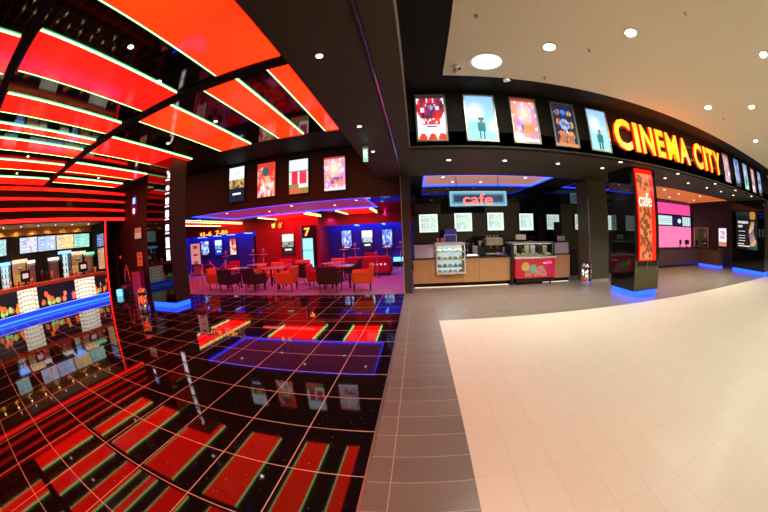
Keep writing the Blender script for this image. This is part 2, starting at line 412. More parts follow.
tag(b.build('led_strip'), 'blue LED strip around the violet ceiling recess over the lounge', 'LED strip')
# bar shell on the left
S('wall_bar_bulkhead', (XL-.3, XL, -7, 8.2, 3.1, ZN), m='black_wall')
S('ceiling_bar', (-13.7, XL-.3, -7, 7.05, 3.1, 3.2), m='gold_ceiling')
S('wall_bar_back', (-13.75, -13.65, -7, 7.2, 0, 3.2), m='black_wall')
S('wall_bar_band', (-13.65, -13.62, -7, 7.07, 2.84, 3.1), m='gold_ceiling')
S('wall_bar_end', (-13.7, XL-.02, 7.08, 7.2, 0, 3.1), m='black_wall')
S('wall_niche', (-13.75, -12.96, 8.2, 8.35, 0, ZN), (-12.3, -9.8, 8.2, 8.35, 0, ZN), (-12.96, -12.3, 8.2, 8.35, 2.1, ZN), (-13.85, -13.75, 7.2, 8.35, 0, ZN), m='brown_wall')
S('wall_behind', (-15, 30, -7.2, -7, 0, ZC), m='cream')  # unseen pale wall added for ambient bounce
S('wall_far_right', (30, 30.2, -7.2, 6, 0, ZC), m='cream')
S('wall_shop_side', (16.95, 30, 8.4, 8.6, 0, ZC), (17.15, 30, 5.75, 5.95, 3.6, ZC), m='olive')
S('ceiling_shop', (16.9, 30, 5.75, 8.6, ZC-.05, ZC+.1), m='beige_ceiling')
S('baseboard_pillar', (5.64, 6.52, 8.76, 8.8, 0, .11), (5.64, 5.66, 8.8, 9.4, 0, .11), m='pale_stone')
S('wall_pillar', (5.66, 6.5, 8.8, 9.6, 0, ZS), m='olive')
S('trim_5', (5.62, 5.655, 8.77, 8.805, .7, 2.75), m='silver')
S('wall_post', (-.387, -.16, 8.6, 8.85, 0, ZS), m='dark_plaster')
S('trim_6', (-.395, -.375, 8.585, 8.6, 0, ZS), m='pale_stone')
S('wall_back_strip', (-13.85, -12.9, 10.0, 10.1, 0, 3.0), m='black_wall')
# clad columns with LED plinths
def column(name, x0, x1, y0, y1, zt, body=None):
    if body: S(name, (x0, x1, y0+.02, y1, .14, zt, body), (x0, x1-.01, y0, y0+.02, .14, zt, 'black_glass'))
    else: S(name, (x0, x1, y0, y1, .14, zt), m='black_glass')
    o = tag(B().box(x0+.03, x1-.03, y0+.03, y1-.03, 0, .14, 'led_blue').build('led_plinth'), '', 'LED strip')
    return o
column('wall_column_left', -7.95, -6.75, 6.42, 7.15, ZN, 'dark_plaster')['label'] = 'glowing blue LED plinth under the black glass column beside the popcorn bar'
column('wall_column_mid', 5.63, 6.68, 6.32, 7.45, ZS)['label'] = 'glowing blue LED plinth under the black column with the red cafe panel'
column('wall_column_right', 16.0, 16.9, 5.95, 8.4, ZS)['label'] = 'glowing blue LED plinth under the black column at the ticket hall end'
S('wall_column_right_top', (16.9, 16.95, 5.95, 8.6, 0, ZC), m='olive')
tag(B().box(5.64, 6.67, 6.3, 6.318, .17, .78, 'olive').box(5.64, 6.67, 6.295, 6.318, .78, .8, 'black_metal').build('column_panel'), 'dull olive kick panel low on the black column under the red cafe sign', 'panel')

# ================================================================== NEON CEILING
bayA = [(-2.93, -1.78, 'red_panel_bright'), (-4.9, -3.86, 'red_panel'), (-6.42, -5.69, 'red_panel'), (-7.29, -6.96, 'red_panel'), (-8.52, -7.78, 'red_panel'), (-10.17, -9.33, 'red_panel'), (-11.98, -11.08, 'red_panel')]
bayB = [(-2.12, -1.78, 'red_panel_bright'), (-3.41, -2.72, 'red_panel_bright'), (-5.35, -4.3, 'red_panel_bright'), (-7.86, -6.55, 'red_panel'), (-9.93, -8.95, 'red_panel'), (-11.45, -10.72, 'red_panel')]
bayP = [(-2.6, -1.78, 'red_panel_bright'), (-5.1, -4.12, 'red_panel'), (-6.6, -5.66, 'red_panel'), (-8.6, -7.7, 'red_panel'), (-10.6, -9.8, 'red_panel')]
ordn = ['first', 'second', 'third', 'fourth', 'fifth', 'sixth', 'seventh']
for bay, y0, y1, where in ((bayA, .25, 3.53, 'middle bay'), (bayB, 3.8, 7.17, 'bay nearest the poster wall'), (bayP, -3.4, -.03, 'bay overhead and behind')):
    for k, (x0, x1, m) in enumerate(bay):
        tone = 'brighter red' if m == 'red_panel_bright' else 'red'
        t = thing('ceiling_light_panel', f'{tone} backlit ceiling panel, {where}, {ordn[k]} from the soffit', 'ceiling light', ((x0+x1)/2, (y0+y1)/2, ZN), group='red backlit ceiling panels')
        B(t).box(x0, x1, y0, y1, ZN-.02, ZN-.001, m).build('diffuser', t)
        B(t).box(x0, x1, y0-.03, y0, ZN-.04, ZN-.001, 'black_metal').box(x0, x1, y1, y1+.03, ZN-.04, ZN-.001, 'black_metal').build('end_trim', t)
        if k > 0 or True:
            for xx in (x0, x1):
                if xx > -1.8: continue
                if xx < -11.9: continue
                e = 0
                sg = 1 if xx == x1 else -1; xa, xb = sorted((xx, xx+sg*.019))
                B(t).box(xa, xb, y0+.02, y1-.02+e, ZN-.022, ZN-.001, 'neon_green').build('neon_tube', t)
# dark beams between bays
S('trim_7', (-14.2, -1.07, 3.56, 3.77, ZN-.05, ZN), m='black_wall')
S('trim_8', (-14.2, -1.07, -.0, .2, ZN-.05, ZN), m='black_wall')
# lounge ceiling panels
for (x0, x1, y0, y1, lab) in ((-3.3, -1.85, 12.5, 14.8, 'beside the black post'), (-7.1, -4.75, 12.6, 15.0, 'above the red wall'), (-11.2, -9.6, 9.6, 15.1, 'over the far corner behind the column')):
    t = thing('ceiling_light_panel', f'low red backlit lounge ceiling panel {lab}', 'ceiling light', ((x0+x1)/2, (y0+y1)/2, zl), group='red lounge ceiling panels')
    B(t).box(x0, x1, y0, y1, zl-.03, zl-.001, 'red_panel').build('diffuser', t)
    if True:
        for xx in (x0, x1): B(t).box(xx-.018, xx+.018, y0, y1, zl-.05, zl-.03, 'neon_green').build('neon_tube', t)
# glowing slats over the bar
for k, (z0, z1) in enumerate(((3.12, 3.24), (3.5, 3.6), (3.86, 3.95), (4.18, 4.3))):
    tag(B().box(XL+.002, XL+.03, -6.9, 8.19, z0, z1, 'neon_red' if k == 0 else 'strip_red').build('neon_strip'), f'long red glowing slat above the popcorn bar, {["lowest", "second lowest", "second highest", "highest"][k]} of four', 'LED strip', 'red slats above the popcorn bar')
tag(B().box(XL-.01, XL+.04, 7.0, 7.06, .02, 3.1, 'neon_red').build('neon_line'), 'vertical red neon line at the end of the popcorn bar', 'LED strip')

# ================================================================== LAMPS
def downlight(x, y, z, r, em, label, group, energy=0, spot=False, col=(1, .86, .68)):
    t = thing('downlight', label, 'ceiling lamp', (x, y, z), group=group)
    b = B((0, 0, 0))
    seg = 20
    b.cyl(0, 0, -.012, -.002, r*1.25, 'silver' if r < .2 else 'white_paint', seg=seg).build('rim', t)
    B().cyl(0, 0, -.018, -.012, r, em, seg=seg).build('bulb', t)
    if energy:
        if spot:
            l = bpy.data.lights.new('spot', 'SPOT'); l.spot_size = math.radians(110); l.spot_blend = .6; l.shadow_soft_size = r
        else:
            l = bpy.data.lights.new('area', 'AREA'); l.shape = 'DISK'; l.size = r*2
        l.energy = energy; l.color = col
        o = bpy.data.objects.new('light_beam', l); C.objects.link(o); o.location = (x, y, z-.03)
    return t
mall = [(2.23, 3.74, 'between the big lamp and the frame top'), (3.27, 2.73, 'second out from the ceiling corner'), (5.69, 1.06, 'well away from the fascia at the frame edge'), (6.86, 3.77, 'inner one of the pair over the sign'), (7.71, 2.6, 'outer one of the pair over the sign')]
WARM = (.92, .96, .79)
for x, y, lab in mall:
    downlight(x, y, ZC-.03, .1, 'lamp', 'bright round downlight in the beige ceiling, ' + lab, 'mall ceiling downlights', 35, col=WARM)
for k, (x, y) in enumerate(((10.5, 3.8), (11.5, 1.2), (15, 3.8), (16, 1), (20, 3), (25, 3), (2.5, -.8), (6, -1.8), (10.5, -2), (16, -3), (2.5, -4), (6, -4.6))):
    downlight(x, y, ZC-.03, .1, 'lamp', f'round downlight in the beige ceiling beyond the frame, {(ordn+["eighth","ninth","tenth","eleventh","twelfth"])[k]} along', 'mall ceiling downlights', 35, col=WARM)
downlight(1.34, 4.46, ZC-.03, .25, 'lamp_big', 'large round bright lamp in the corner of the beige ceiling', None, 26, col=WARM)
xs69 = [.82, 2.16, 3.6, 5.05, 6.45, 7.85, 9.3, 10.75, 12.1, 13.5]
for k, x in enumerate(xs69):
    downlight(x, 6.9, ZS, .05, 'lamp_small', f'small downlight in the dark soffit over the cafe front, {(ordn+["eighth","ninth","tenth"])[k]} from the door track', 'soffit downlights', 220, True)
for k, x in enumerate((5.05, 7.57, 10.1, 12.1, 14.2)):
    b_ = downlight(x, 6.02, ZS, .05, 'lamp_small', f'small downlight just behind the fascia edge, {ordn[k]} counted from the tall posters', 'fascia edge downlights', 5, True)
for k, (y, s) in enumerate(((2.33, 1.), (4.4, .8), (5.9, .6))):
    downlight(-.77, y, ZS, .032, 'lamp_small', f'small downlight in the soffit strip beside the door track, {["first", "middle", "last"][k]}', 'soffit strip downlights', 3, True)
for k, (x, y) in enumerate(((-3.4, 1.87), (-3.81, 2.97), (-4.12, 5.2), (-5.99, 5.46), (-8.9, 1.88), (-10.64, 1.86), (-10.3, 5.6))):
    downlight(x, y, ZN, .045, 'lamp_small', f'tiny spot in the glossy black ceiling between red panels, {ordn[k]} outward from the soffit', 'black ceiling spots', 2.5, True)
for k, (x, y) in enumerate(((-7, 9.9), (-5.6, 10.9), (-4.2, 9.9), (-2.9, 10.9), (-1.9, 9.9))):
    downlight(x, y, zl+.04, .04, 'lamp_small', f'tiny spot in the violet recess over the lounge, {ordn[k]} from the glass column', 'violet recess spots')
for k, (x, y) in enumerate(((.9, 9.4), (2.3, 10.4), (3.6, 9.4), (1.3, 10.3))):
    downlight(x, y, ZS+.06, .045, 'lamp_small', f'tiny spot in the peach recess above the cafe counter, {ordn[k]} of four', 'cafe recess spots', 26, True)
for k, (x, y) in enumerate(((10.2, 9.1), (11.8, 9.5), (13.3, 9.1), (12.5, 10.8), (14.6, 10.5))):
    downlight(x, y, ZS+.05, .05, 'lamp_small', f'tiny spot in the orange recess of the ticket hall, {ordn[k]} along', 'ticket recess spots', 14, True, (1, .6, .3))
for k in range(7):
    downlight(-12.85, .8 + k*.95, 3.1, .04, 'lamp_small', f'tiny warm spot in the golden bar ceiling, {ordn[k]} from the frame edge', 'bar ceiling spots', 4, True, (1, .7, .35))

def area(x, y, z, sx, sy_, e, col, rot=(0, 0, 0)):
    l = bpy.data.lights.new('lamp', 'AREA'); l.shape = 'RECTANGLE'; l.size = sx; l.size_y = sy_; l.energy = e; l.color = col
    o = bpy.data.objects.new('fill_light', l); C.objects.link(o); o.location = (x, y, z); o.rotation_euler = rot  # unseen area lamp
    return o
def spots(pts, z, e, col, ang=130):
    for x, y in pts:
        l = bpy.data.lights.new('spot', 'SPOT'); l.spot_size = math.radians(ang); l.spot_blend = .8; l.shadow_soft_size = .04; l.energy = e; l.color = col
        o = bpy.data.objects.new('light_beam', l); C.objects.link(o); o.location = (x, y, z)  # unseen spot without a fixture, added for its light alone
# unseen area lamps and spots added to wash the lounge blue / magenta
area(-2.6, 15.9, 2.75, 3.6, .1, 55, (.05, .1, 1.))
area(-11.7, 15.9, 2.75, 6.2, .1, 75, (.05, .1, 1.))
spots([(-.8, 13.8), (-1.5, 15.2), (-3.9, 13.4), (-4.3, 15.0)], zl-.01, 40, (.6, .08, 1.))
spots([(x, y) for x in (-7.6, -6.2, -4.8, -3.4, -2.1) for y in (9.6, 11.0, 12.0)], zl-.01, 34, (1., .18, .5))
area(-6.6, 14.0, 2.75, 3., .1, 16, (1., .05, .06))
spots([(-9.6, 10.4), (-11, 11.5), (-12.8, 12)], zl-.01, 40, (.9, .1, .35))
spots([(-.9, 9.6), (-.9, 11.), (-.9, 12.6)], zl-.01, 40, (.8, .1, .9))
spots([(-13.42, -1.+.9*k) for k in range(9)], 3.07, 16, (1., .62, .2), 150)  # unseen spots added to wash the gold band over the bar
spots([(-12.7, -.6+1.25*k) for k in range(6)], 3.07, 40, (1., .8, .6), 120)  # more unseen spots, added to brighten the bar worktop
l = bpy.data.lights.new('spot', 'SPOT'); l.spot_size = math.radians(60); l.spot_blend = .3; l.energy = 14; l.color = (1, .7, .35); l.shadow_soft_size = .03
o = bpy.data.objects.new('wall_uplight', l); C.objects.link(o); o.location = (-11.8, 5.0, 4.05); o.rotation_euler = (0, math.radians(18), 0)
# unseen spots and area lamps added to light cafe, ticket hall and office
spots([(.8, 9.2), (1.9, 9.2), (3.0, 9.2), (4.1, 9.2), (1.3, 10.5), (3.2, 10.5)], ZS+.03, 26, (1., .82, .66))
area(7, 10., ZS+.04, 1.8, 1., 4, (.2, .3, 1.))
spots([(9.8, 9.6), (11.2, 9.6), (12.6, 9.6), (14.2, 9.6), (11, 10.8)], ZS+.03, 80, (1., .5, .2))
area(17.6, 11.7, 2.38, .8, .8, 30, (1., .8, .5))
area(22, 7.2, ZC-.1, 6, 1, 60, (1, .85, .65))

# ================================================================== POSTERS AND SCREENS
def nzf(u, v, s=0):
    return max(-1, min(1, 1.7*mnoise.noise(Vector((u*2.6, v*2.6, s*7.3))) + .7*mnoise.noise(Vector((u*7+9, v*7, s*3.1)))))
def mixc(a, b, t): t = max(0, min(1, t)); return tuple(x*(1-t)+y*t for x, y in zip(a, b))
def art_redwhite(u, v):
    c = (.9, .9, .95)
    d = math.hypot((u-.5)*1.0, (v-.28)*1.5)
    if v < .55 and d < .5:
        c = mixc((.8, .02, .01), (.02, .02, .08), .25 + .9*nzf(u*1.6, v*1.1, 4) + (.45-d)*.6)
        if d < .2: c = mixc(c, (.05, .03, .18), .8)
        if d < .09: c = mixc((.7, .5, .65), (.1, .03, .1), abs(nzf(u*4, v*4, 5)))
        if abs(abs(u-.5)-.3*v-.08) < .02 and v < .25: c = (.7, .7, .9)
    if abs(u-.22) < .07 and abs(v-.33) < .05 or abs(u-.76) < .07 and abs(v-.3) < .04: c = (.8, .75, .85)
    if .52 < v < .68 and abs(u-.5) < .34: c = (.75, .05, .05) if nzf(u*5, v*6, 1) > -.25 else (.95, .9, .9)
    if .7 < v < .73 and abs(u-.5) < .2: c = (.1, .05, .2)
    if v > .86 and abs(math.sin(u*9)) > (1-v)*6: c = (.85, .05, .02)
    if v < .06: c = (.02, .02, .03)
    return c
def art_bluefigure(s):
    def f(u, v):
        c = mixc((.30, .55, .9), (.38, .85, .85), v*1.1); g = math.hypot((u-.35), (v-.36)*1.4)
        c = mixc((1., .95, .95), c, g*2.6)
        w = .5 if s == 0 else .52
        if abs(u-w) < .075 and .5 < v < .56: c = (.05, .07, .07)
        if abs(u-w) < .05 and .53 < v < .62: c = (.25, .18, .12)
        if abs(u-w) < .14 and .6 < v < .8: c = (.01, .22, .22)
        if .8 < v < .97 and (abs(u-w+.06) < .035 or abs(u-w-.06) < .035): c = (.03, .12, .2)
        return c
    return f
def art_parade(s):
    def f(u, v):
        n = nzf(u*2.2, v*1.7, s); n2 = nzf(v*3.1, u*2.9, s+2)
        c = mixc((.95, .35, .12), (.55, .25, .75), n*.5+.5)
        c = mixc(c, (1., .85, .55), max(0, 1-math.hypot(u-.5, (v-.35)*1.3)*2.5))
        if n2 > .55: c = mixc(c, (.95, .9, .9), .7)
        if .62 < v < .8 and .3 < u < .85: c = (.2, .08, .4) if n > 0 else (.8, .3, .1)
        if v > .92: c = (.8, .75, .85)
        if v < .06: c = (.45, .05, .02)
        return c
    return f
def art_heroes(u, v):
    c = (.01, .015, .05)
    for (a, b, r, col) in ((.22, .2, .11, (.55, .3, .2)), (.5, .2, .12, (.05, .2, .9)), (.78, .22, .11, (.6, .35, .15)), (.25, .45, .13, (.75, .25, .08)), (.78, .5, .13, (.7, .4, .12)), (.5, .5, .22, (.35, .5, .95)), (.3, .75, .16, (.95, .2, .05)), (.75, .75, .16, (.95, .35, .1)), (.52, .7, .1, (.8, .85, .95)), (.5, .92, .35, (.6, .2, .1))):
        if math.hypot(u-a, (v-b)*1.6) < r: c = mixc(col, (.02, .02, .05), .2 + .8*nzf(u*3.5, v*3.5, a*9))
    if v > .95: c = (.9, .25, .05)
    return c
def art_sheet(top, mid, bot, s=0):
    """white sky on top, a scene in the middle, title lines underneath"""
    def f(u, v):
        if v < .36: return mixc(top, (.7, .78, .85), .3+.3*nzf(u*1.5, v*2, s)) if not (.16 < v < .2 and .3 < u < .7) else (.6, .6, .65)
        if v < .62:
            return mid if nzf(u*2, v*3, s) > -.1 else mixc(mid, (.02, .02, .03), .8)
        if .74 < v < .8 and .22 < u < .78: return (.85, .85, .9)
        if .82 < v < .84 and .32 < u < .68: return (.6, .6, .65)
        return bot
    return f
def art_red(s):
    def f(u, v):
        n = nzf(u*1.8, v*2.1, s)
        c = mixc((.75, .04, .02), (.9, .85, .8), n*.8 + (v-.35)*1.1)
        if math.hypot(u-.45, (v-.25)*1.4) < .2: c = (.05, .1, .12)
        if math.hypot(u-.55, (v-.5)*1.5) < .16: c = (.75, .4, .2)
        if u > .9 or v < .04: c = (.8, .05, .02)
        return c
    return f
def art_people(u, v):
    if v < .34: return (.72, .8, .86)
    if v < .36: return (.1, .12, .15)
    if v < .72:
        if abs(u-.28) < .16: return (.7, .02, .06)
        if abs(u-.72) < .18: return (.75, .03, .08)
        return (.8, .8, .75)
    if v < .84: return (.2, .25, .08) if u < .5 else (.85, .85, .8)
    return (.65, .12, .05) if u < .6 else (.25, .2, .05)
def art_blue(s):
    def f(u, v):
        n = nzf(u*2.1, v*1.9, s)
        c = mixc((.05, .15, .8), (.75, .85, .95), n*.7+.3)
        if v > .82: c = (.02, .03, .1)
        if .85 < v < .9 and .2 < u < .8: c = (.8, .85, .95)
        return c
    return f
def poster(name, label, cat, x0, x1, z0, z1, y, fn, group=None, frame='silver', nx=22, ny=36, mat='art', fw=.032, dep=.07):
    """wall-hung, facing -Y, back on plane y"""
    xc = (x0+x1)/2
    t = thing(name, label, cat, (xc, y, z0-fw), group=group)
    b = B(t)
    b.box(x0-fw, x1+fw, y-dep*.55, y-.002, z0-fw, z1+fw, 'black_metal')
    b.build('backing', t)
    b = B(t); yy = y-dep
    b.box(x0-fw, x0, yy, y-dep*.5, z0-fw, z1+fw, frame).box(x1, x1+fw, yy, y-dep*.5, z0-fw, z1+fw, frame).box(x0, x1, yy, y-dep*.5, z0-fw, z0, frame).box(x0, x1, yy, y-dep*.5, z1, z1+fw, frame)
    b.build('frame', t)
    rounded_grid('display', t, (x0, y-dep*.6-.002, z1), (x1-x0, 0, 0), (0, 0, z0-z1), nx, ny, fn, mat, t.location)
    return t
FY = 5.75
G1 = 'lightbox posters on the fascia'
for (x0, x1, fn, lab) in ((.13, .67, art_redwhite, 'red and white film poster lightbox nearest the soffit corner on the fascia'), (1.1, 1.68, art_bluefigure(0), 'pale blue lightbox with a small standing figure, between the red and pink posters'),
                          (2.07, 2.61, art_parade(1), 'pink and orange crowded film poster lightbox on the fascia'), (3.02, 3.57, art_heroes, 'dark film poster lightbox with blue and orange group of figures'),
                          (3.96, 4.52, art_bluefigure(1), 'pale blue lightbox with a small figure, next to the large yellow letters'),
                          (10.55, 11.1, art_parade(4), 'violet toned lightbox just after the last yellow letter'), (11.65, 12.2, art_blue(2), 'deep blue lightbox with green foot, second after the letters'),
                          (12.7, 13.25, art_bluefigure(0), 'bright cyan lightbox, third after the yellow letters'), (13.75, 14.25, art_parade(6), 'pinkish lightbox, fourth after the yellow letters'), (14.75, 15.3, art_blue(5), 'blue and green lightbox at the far end of the fascia')):
    poster('poster_lightbox', lab, 'poster', x0, x1, 3.46, 4.43, FY, fn, G1, 'silver' if x0 < 5 else 'black_metal', mat='art' if x0 < 5 else 'art_dim')
G2 = 'posters on the brown lounge bulkhead'
WY = 8.95
for (x0, x1, z0, z1, fn, lab) in ((-6.2, -5.55, 3.1, 4.3, art_sheet((.8, .88, .95), (.6, .35, .1), (.01, .015, .04)), 'dark poster with a white top and golden middle, nearest the glass column'),
                                  (-5.02, -4.34, 3.12, 4.25, art_red(2), 'red and white poster on the brown bulkhead above the lounge'),
                                  (-3.85, -3.2, 3.1, 4.2, art_people, 'poster of two red figures under a white sky on the bulkhead'),
                                  (-2.68, -2.02, 3.09, 4.14, art_parade(3), 'multicoloured crowded poster nearest the soffit above the lounge')):
    poster('poster_lightbox', lab, 'poster', x0, x1, z0, z1, WY, fn, G2, 'black_metal')
G3 = 'posters on the lounge walls'
for (x0, x1, z0, z1, y, fn, lab) in ((-4.0, -3.47, 1.02, 2.03, 16.3, art_blue(7), 'black and white poster on the blue wall, beside the red wall'),
                                     (-2.9, -2.33, .98, 1.98, 16.3, art_sheet((.9, .9, .92), (.5, .6, .75), (.01, .01, .03), 2), 'white topped poster in the middle of the blue wall'),
                                     (-1.8, -1.28, .98, 1.98, 16.3, art_blue(9), 'blue and grey poster on the blue wall nearest the black post'),
                                     (-6.78, -6.12, .98, 2.0, 14.6, art_sheet((.9, .88, .88), (.35, .4, .35), (.01, .01, .01), 3), 'white topped black poster hanging on the red wall'),
                                     (-13.9, -13.15, 1.1, 2.02, 16.3, art_blue(12), 'dim blue poster on the far blue wall, nearest the column'),
                                     (-12.6, -12.0, 1.1, 2.02, 16.3, art_sheet((.7, .85, .95), (.2, .4, .9), (.02, .05, .5), 4), 'pale poster in the middle of the far blue corner wall'),
                                     (-11.35, -10.85, 1.05, 2.02, 16.3, art_red(8), 'red and white poster on the far blue corner wall')):
    poster('poster_lightbox', lab, 'poster', x0, x1, z0, z1, y, fn, G3, 'black_metal', 14, 22)
# ticket hall poster on the side wall (faces -X) and column poster
def poster_x(name, label, x, y0, y1, z0, z1, fn, mat='art', frame='black_metal', sgn=-1, cat='poster', nx=20, ny=30, dep=.06, fw=.04, group=None):
    """faces -X if sgn<0 else +X; back on plane x"""
    t = thing(name, label, cat, (x, (y0+y1)/2, z0-fw), group=group)
    a, b2 = (x-dep, x-.002) if sgn < 0 else (x+.002, x+dep)
    B(t).box(a, b2, y0-fw, y1+fw, z0-fw, z1+fw, frame).build('housing', t)
    xx = x-dep-.004 if sgn < 0 else x+dep+.004
    if sgn < 0: rounded_grid('display', t, (xx, y1, z1), (0, y0-y1, 0), (0, 0, z0-z1), nx, ny, fn, mat, t.location)
    else: rounded_grid('display', t, (xx, y0, z1), (0, y1-y0, 0), (0, 0, z0-z1), nx, ny, fn, mat, t.location)
    return t
def art_pinknotice(u, v):
    if v < .06: return (.05, .03, .03)
    if v > .78: return (.6, .2, .15)
    if abs(u-.5) < .3 and .2 < v < .65: return (.45, .25, .4) if nzf(u*2, v*4) > -.1 else (.9, .7, .8)
    return (.95, .8, .85)
poster_x('poster_lightbox', 'pink lit notice on the side wall beside the ticket office doorway', 17.0, 9.42, 10.08, 1.08, 2.1, art_pinknotice)
def art_column(u, v):
    c = (.005, .01, .012)
    if v < .13 and u < .9: c = (.01, .03, .04)
    if u > .6 and math.hypot(u-.8, (v-.1)*1.2) < .14: c = (.7, .3, .03)
    d = abs(u-.76-.05*math.sin(v*9))
    if .25 < v < .9 and d < .08 + .14*max(0, v-.3): c = [(.85, .6, .45), (.5, .18, .05), (.3, .25, .7), (.8, .35, .05)][int(v*9+u*6) % 4]
    if v > .9 and u > .55: c = (.02, .12, .1)
    return c
t = poster_x('poster_lightbox', 'dark poster with small white text and a tall figure on the far black column', 16.0, 6.5, 8.05, 1.1, 2.82, art_column, 'art_dim', dep=.04, nx=30, ny=34)
def line_text(s, y0, y1, z0, z1): return text_mesh(s, 'lettering', t, (y1, y0, z0, z1), 15.95, .004, 'dim_text', off=t.location, face='-X', bold=.01)
for ya, yb, za, zb in ((7.62, 7.93, 2.29, 2.4), (7.34, 7.6, 2.27, 2.39), (7.16, 7.32, 2.28, 2.38), (7.6, 7.93, 2.1, 2.2)): B(t).box(15.946, 15.95, ya, yb, za, zb, 'dim_text').build('text_line', t)
for zz in (1.9, 1.7, 1.58, 1.46): B(t).box(15.946, 15.95, 7.4, 7.9, zz, zz+.03, 'dim_text').build('text_line', t)
for ya, yb, za, zb in ((7.5, 7.95, 1.3, 1.35), (7.05, 7.95, 1.2, 1.25)): B(t).box(15.946, 15.95, ya, yb, za, zb, 'dim_text').build('text_line', t)

# big sign
t = thing('illuminated_sign', 'large glowing yellow letters reading CINEMA CITY on the black fascia', 'sign', (7.4, FY, 3.56))
for ch, x0, x1 in (('C', 4.66, 5.24), ('I', 5.36, 5.52), ('N', 5.62, 6.12), ('E', 6.24, 6.60), ('M', 6.70, 7.26), ('A', 7.32, 7.88), ('C', 8.18, 8.72), ('I', 8.84, 9.0), ('T', 9.07, 9.54), ('Y', 9.58, 10.12)):
    if ch == 'I':
        o = B(t).box(x0, x1, 5.6, 5.68, 3.56, 4.3, 'sign_side').box(x0, x1, 5.596, 5.6, 3.56, 4.3, 'sign_face').build('letter', t)
    else:
        o = text_mesh(ch, 'letter', t, (x0, x1, 3.56 if ch != 'C' else 3.54, 4.3 if ch != 'C' else 4.32), 5.6, .08, 'sign_face', 'sign_side', off=t.location, bold=.035)
B(t).box(4.62, 10.2, 5.68, 5.748, 3.7, 3.78, 'black_metal').box(4.62, 10.2, 5.68, 5.748, 4.1, 4.16, 'black_metal').build('mounting_rail', t)
l = area(7.3, 5.45, 4.0, 5.6, .7, 42, (1., .22, .03), (math.radians(90+50), 0, 0)); l.rotation_euler = (math.radians(130), 0, 0)  # unseen area lamp added for the orange glow around the letters

# cafe light box sign
def art_cafebox(u, v):
    d = min(u*3.9, (1-u)*3.9, v, 1-v)
    return mixc((.25, .62, .72), (.004, .03, .10), d*3.2)
t = thing('cafe_sign', 'hanging blue-green light box with red neon word cafe over the counter', 'sign', (1.98, 9.4, 2.48))
B(t).box(1.05, 2.91, 9.38, 9.5, 2.47, 2.96, 'black_metal').build('light_box', t)
rounded_grid('display', t, (1.07, 9.376, 2.945), (1.82, 0, 0), (0, 0, -.46), 60, 16, art_cafebox, 'art', t.location)
for xx in (1.3, 2.66): B(t).cyl(xx, 9.44, 2.96, ZS+.06, .012, 'black_metal', seg=8).build('hanging_rod', t)
text_mesh('cafe', 'lettering', t, (1.47, 2.42, 2.53, 2.86), 9.34, .03, 'neon_text', off=t.location, bold=.003)

# red cafe panel with coffee beans on the column
rb = random.Random(3); beans = [(rb.uniform(.04, .7), rb.uniform(.08, .96), rb.uniform(0, PI)) for _ in range(95)]
def art_beans(u, v):
    if u > .74 or v < .045 or v > .985: return (1., .008, .004)
    c = mixc((.75, .14, .03), (.85, .22, .07), nzf(u, v*3)*.5+.5)
    for a, b, r in beans:
        dx, dy = (u-a)*.7, (v-b)*2.4
        if abs(dx) > .1 or abs(dy) > .1 or .22 < b < .44: continue
        p = dx*math.cos(r)+dy*math.sin(r); q = -dx*math.sin(r)+dy*math.cos(r)
        if (p/.066)**2 + (q/.041)**2 < 1:
            c = (.10, .022, .008) if abs(q) > .01 else (.5, .12, .04)
    return c
t = thing('cafe_lightbox', 'tall red illuminated panel with coffee beans and word cafe on the black column', 'sign', (6.13, 6.32, .93))
B(t).box(5.78, 6.48, 6.26, 6.318, .93, 3.31, 'bright_red').build('housing', t)
rounded_grid('display', t, (5.785, 6.256, 3.305), (.69, 0, 0), (0, 0, -2.37), 46, 150, art_beans, 'art', t.location)
text_mesh('cafe', 'lettering', t, (5.79, 6.34, 2.33, 2.68), 6.245, .01, 'cafe_white', off=t.location, bold=.0)
for xx in (5.66, 6.1, 6.58): B(t).box(xx, xx+.02, 6.28, 6.318, .66, .92, 'silver').build('bracket', t)

# vertical strip of icons on the left column
t = thing('icon_sign', 'narrow vertical sign of small white lit icons on the black glass column', 'sign', (-6.87, 6.42, 1.4))
for k, (z, s) in enumerate(((3.85, 0), (3.45, 1), (3.07, 2), (2.7, 3), (2.3, 2), (1.9, 4), (1.55, 4))):
    b = B(t); y0, y1 = 6.40, 6.418; x = -6.87
    if s == 0: b.prism([(x-.07, z+.1), (x-.02, z+.12), (x+.08, z), (x+.05, z-.05), (x+.1, z-.09), (x-.02, z-.1), (x, z-.02)], 'Y', y0, y1, 'white_text')
    elif s == 1: b.cyl(x, z, y0, y1, .075, 'white_text', axis='Y', seg=16)
    elif s == 2: b.box(x-.07, x+.07, y0, y1, z-.09, z+.09, 'white_text', .02)
    elif s == 3: b.box(x-.06, x+.07, y0, y1, z-.1, z+.1, 'white_text', .03)
    else: b.box(x-.08, x+.07, y0, y1, z-.12, z+.12, 'white_text')
    b.box(x-.1, x+.08, y0, y1, z-.17, z-.14, 'white_text')
    b.build('icon', t)
B(t).box(-7.0, -6.76, 6.414, 6.42, 1.3, 4.1, 'black_metal').build('backing', t)

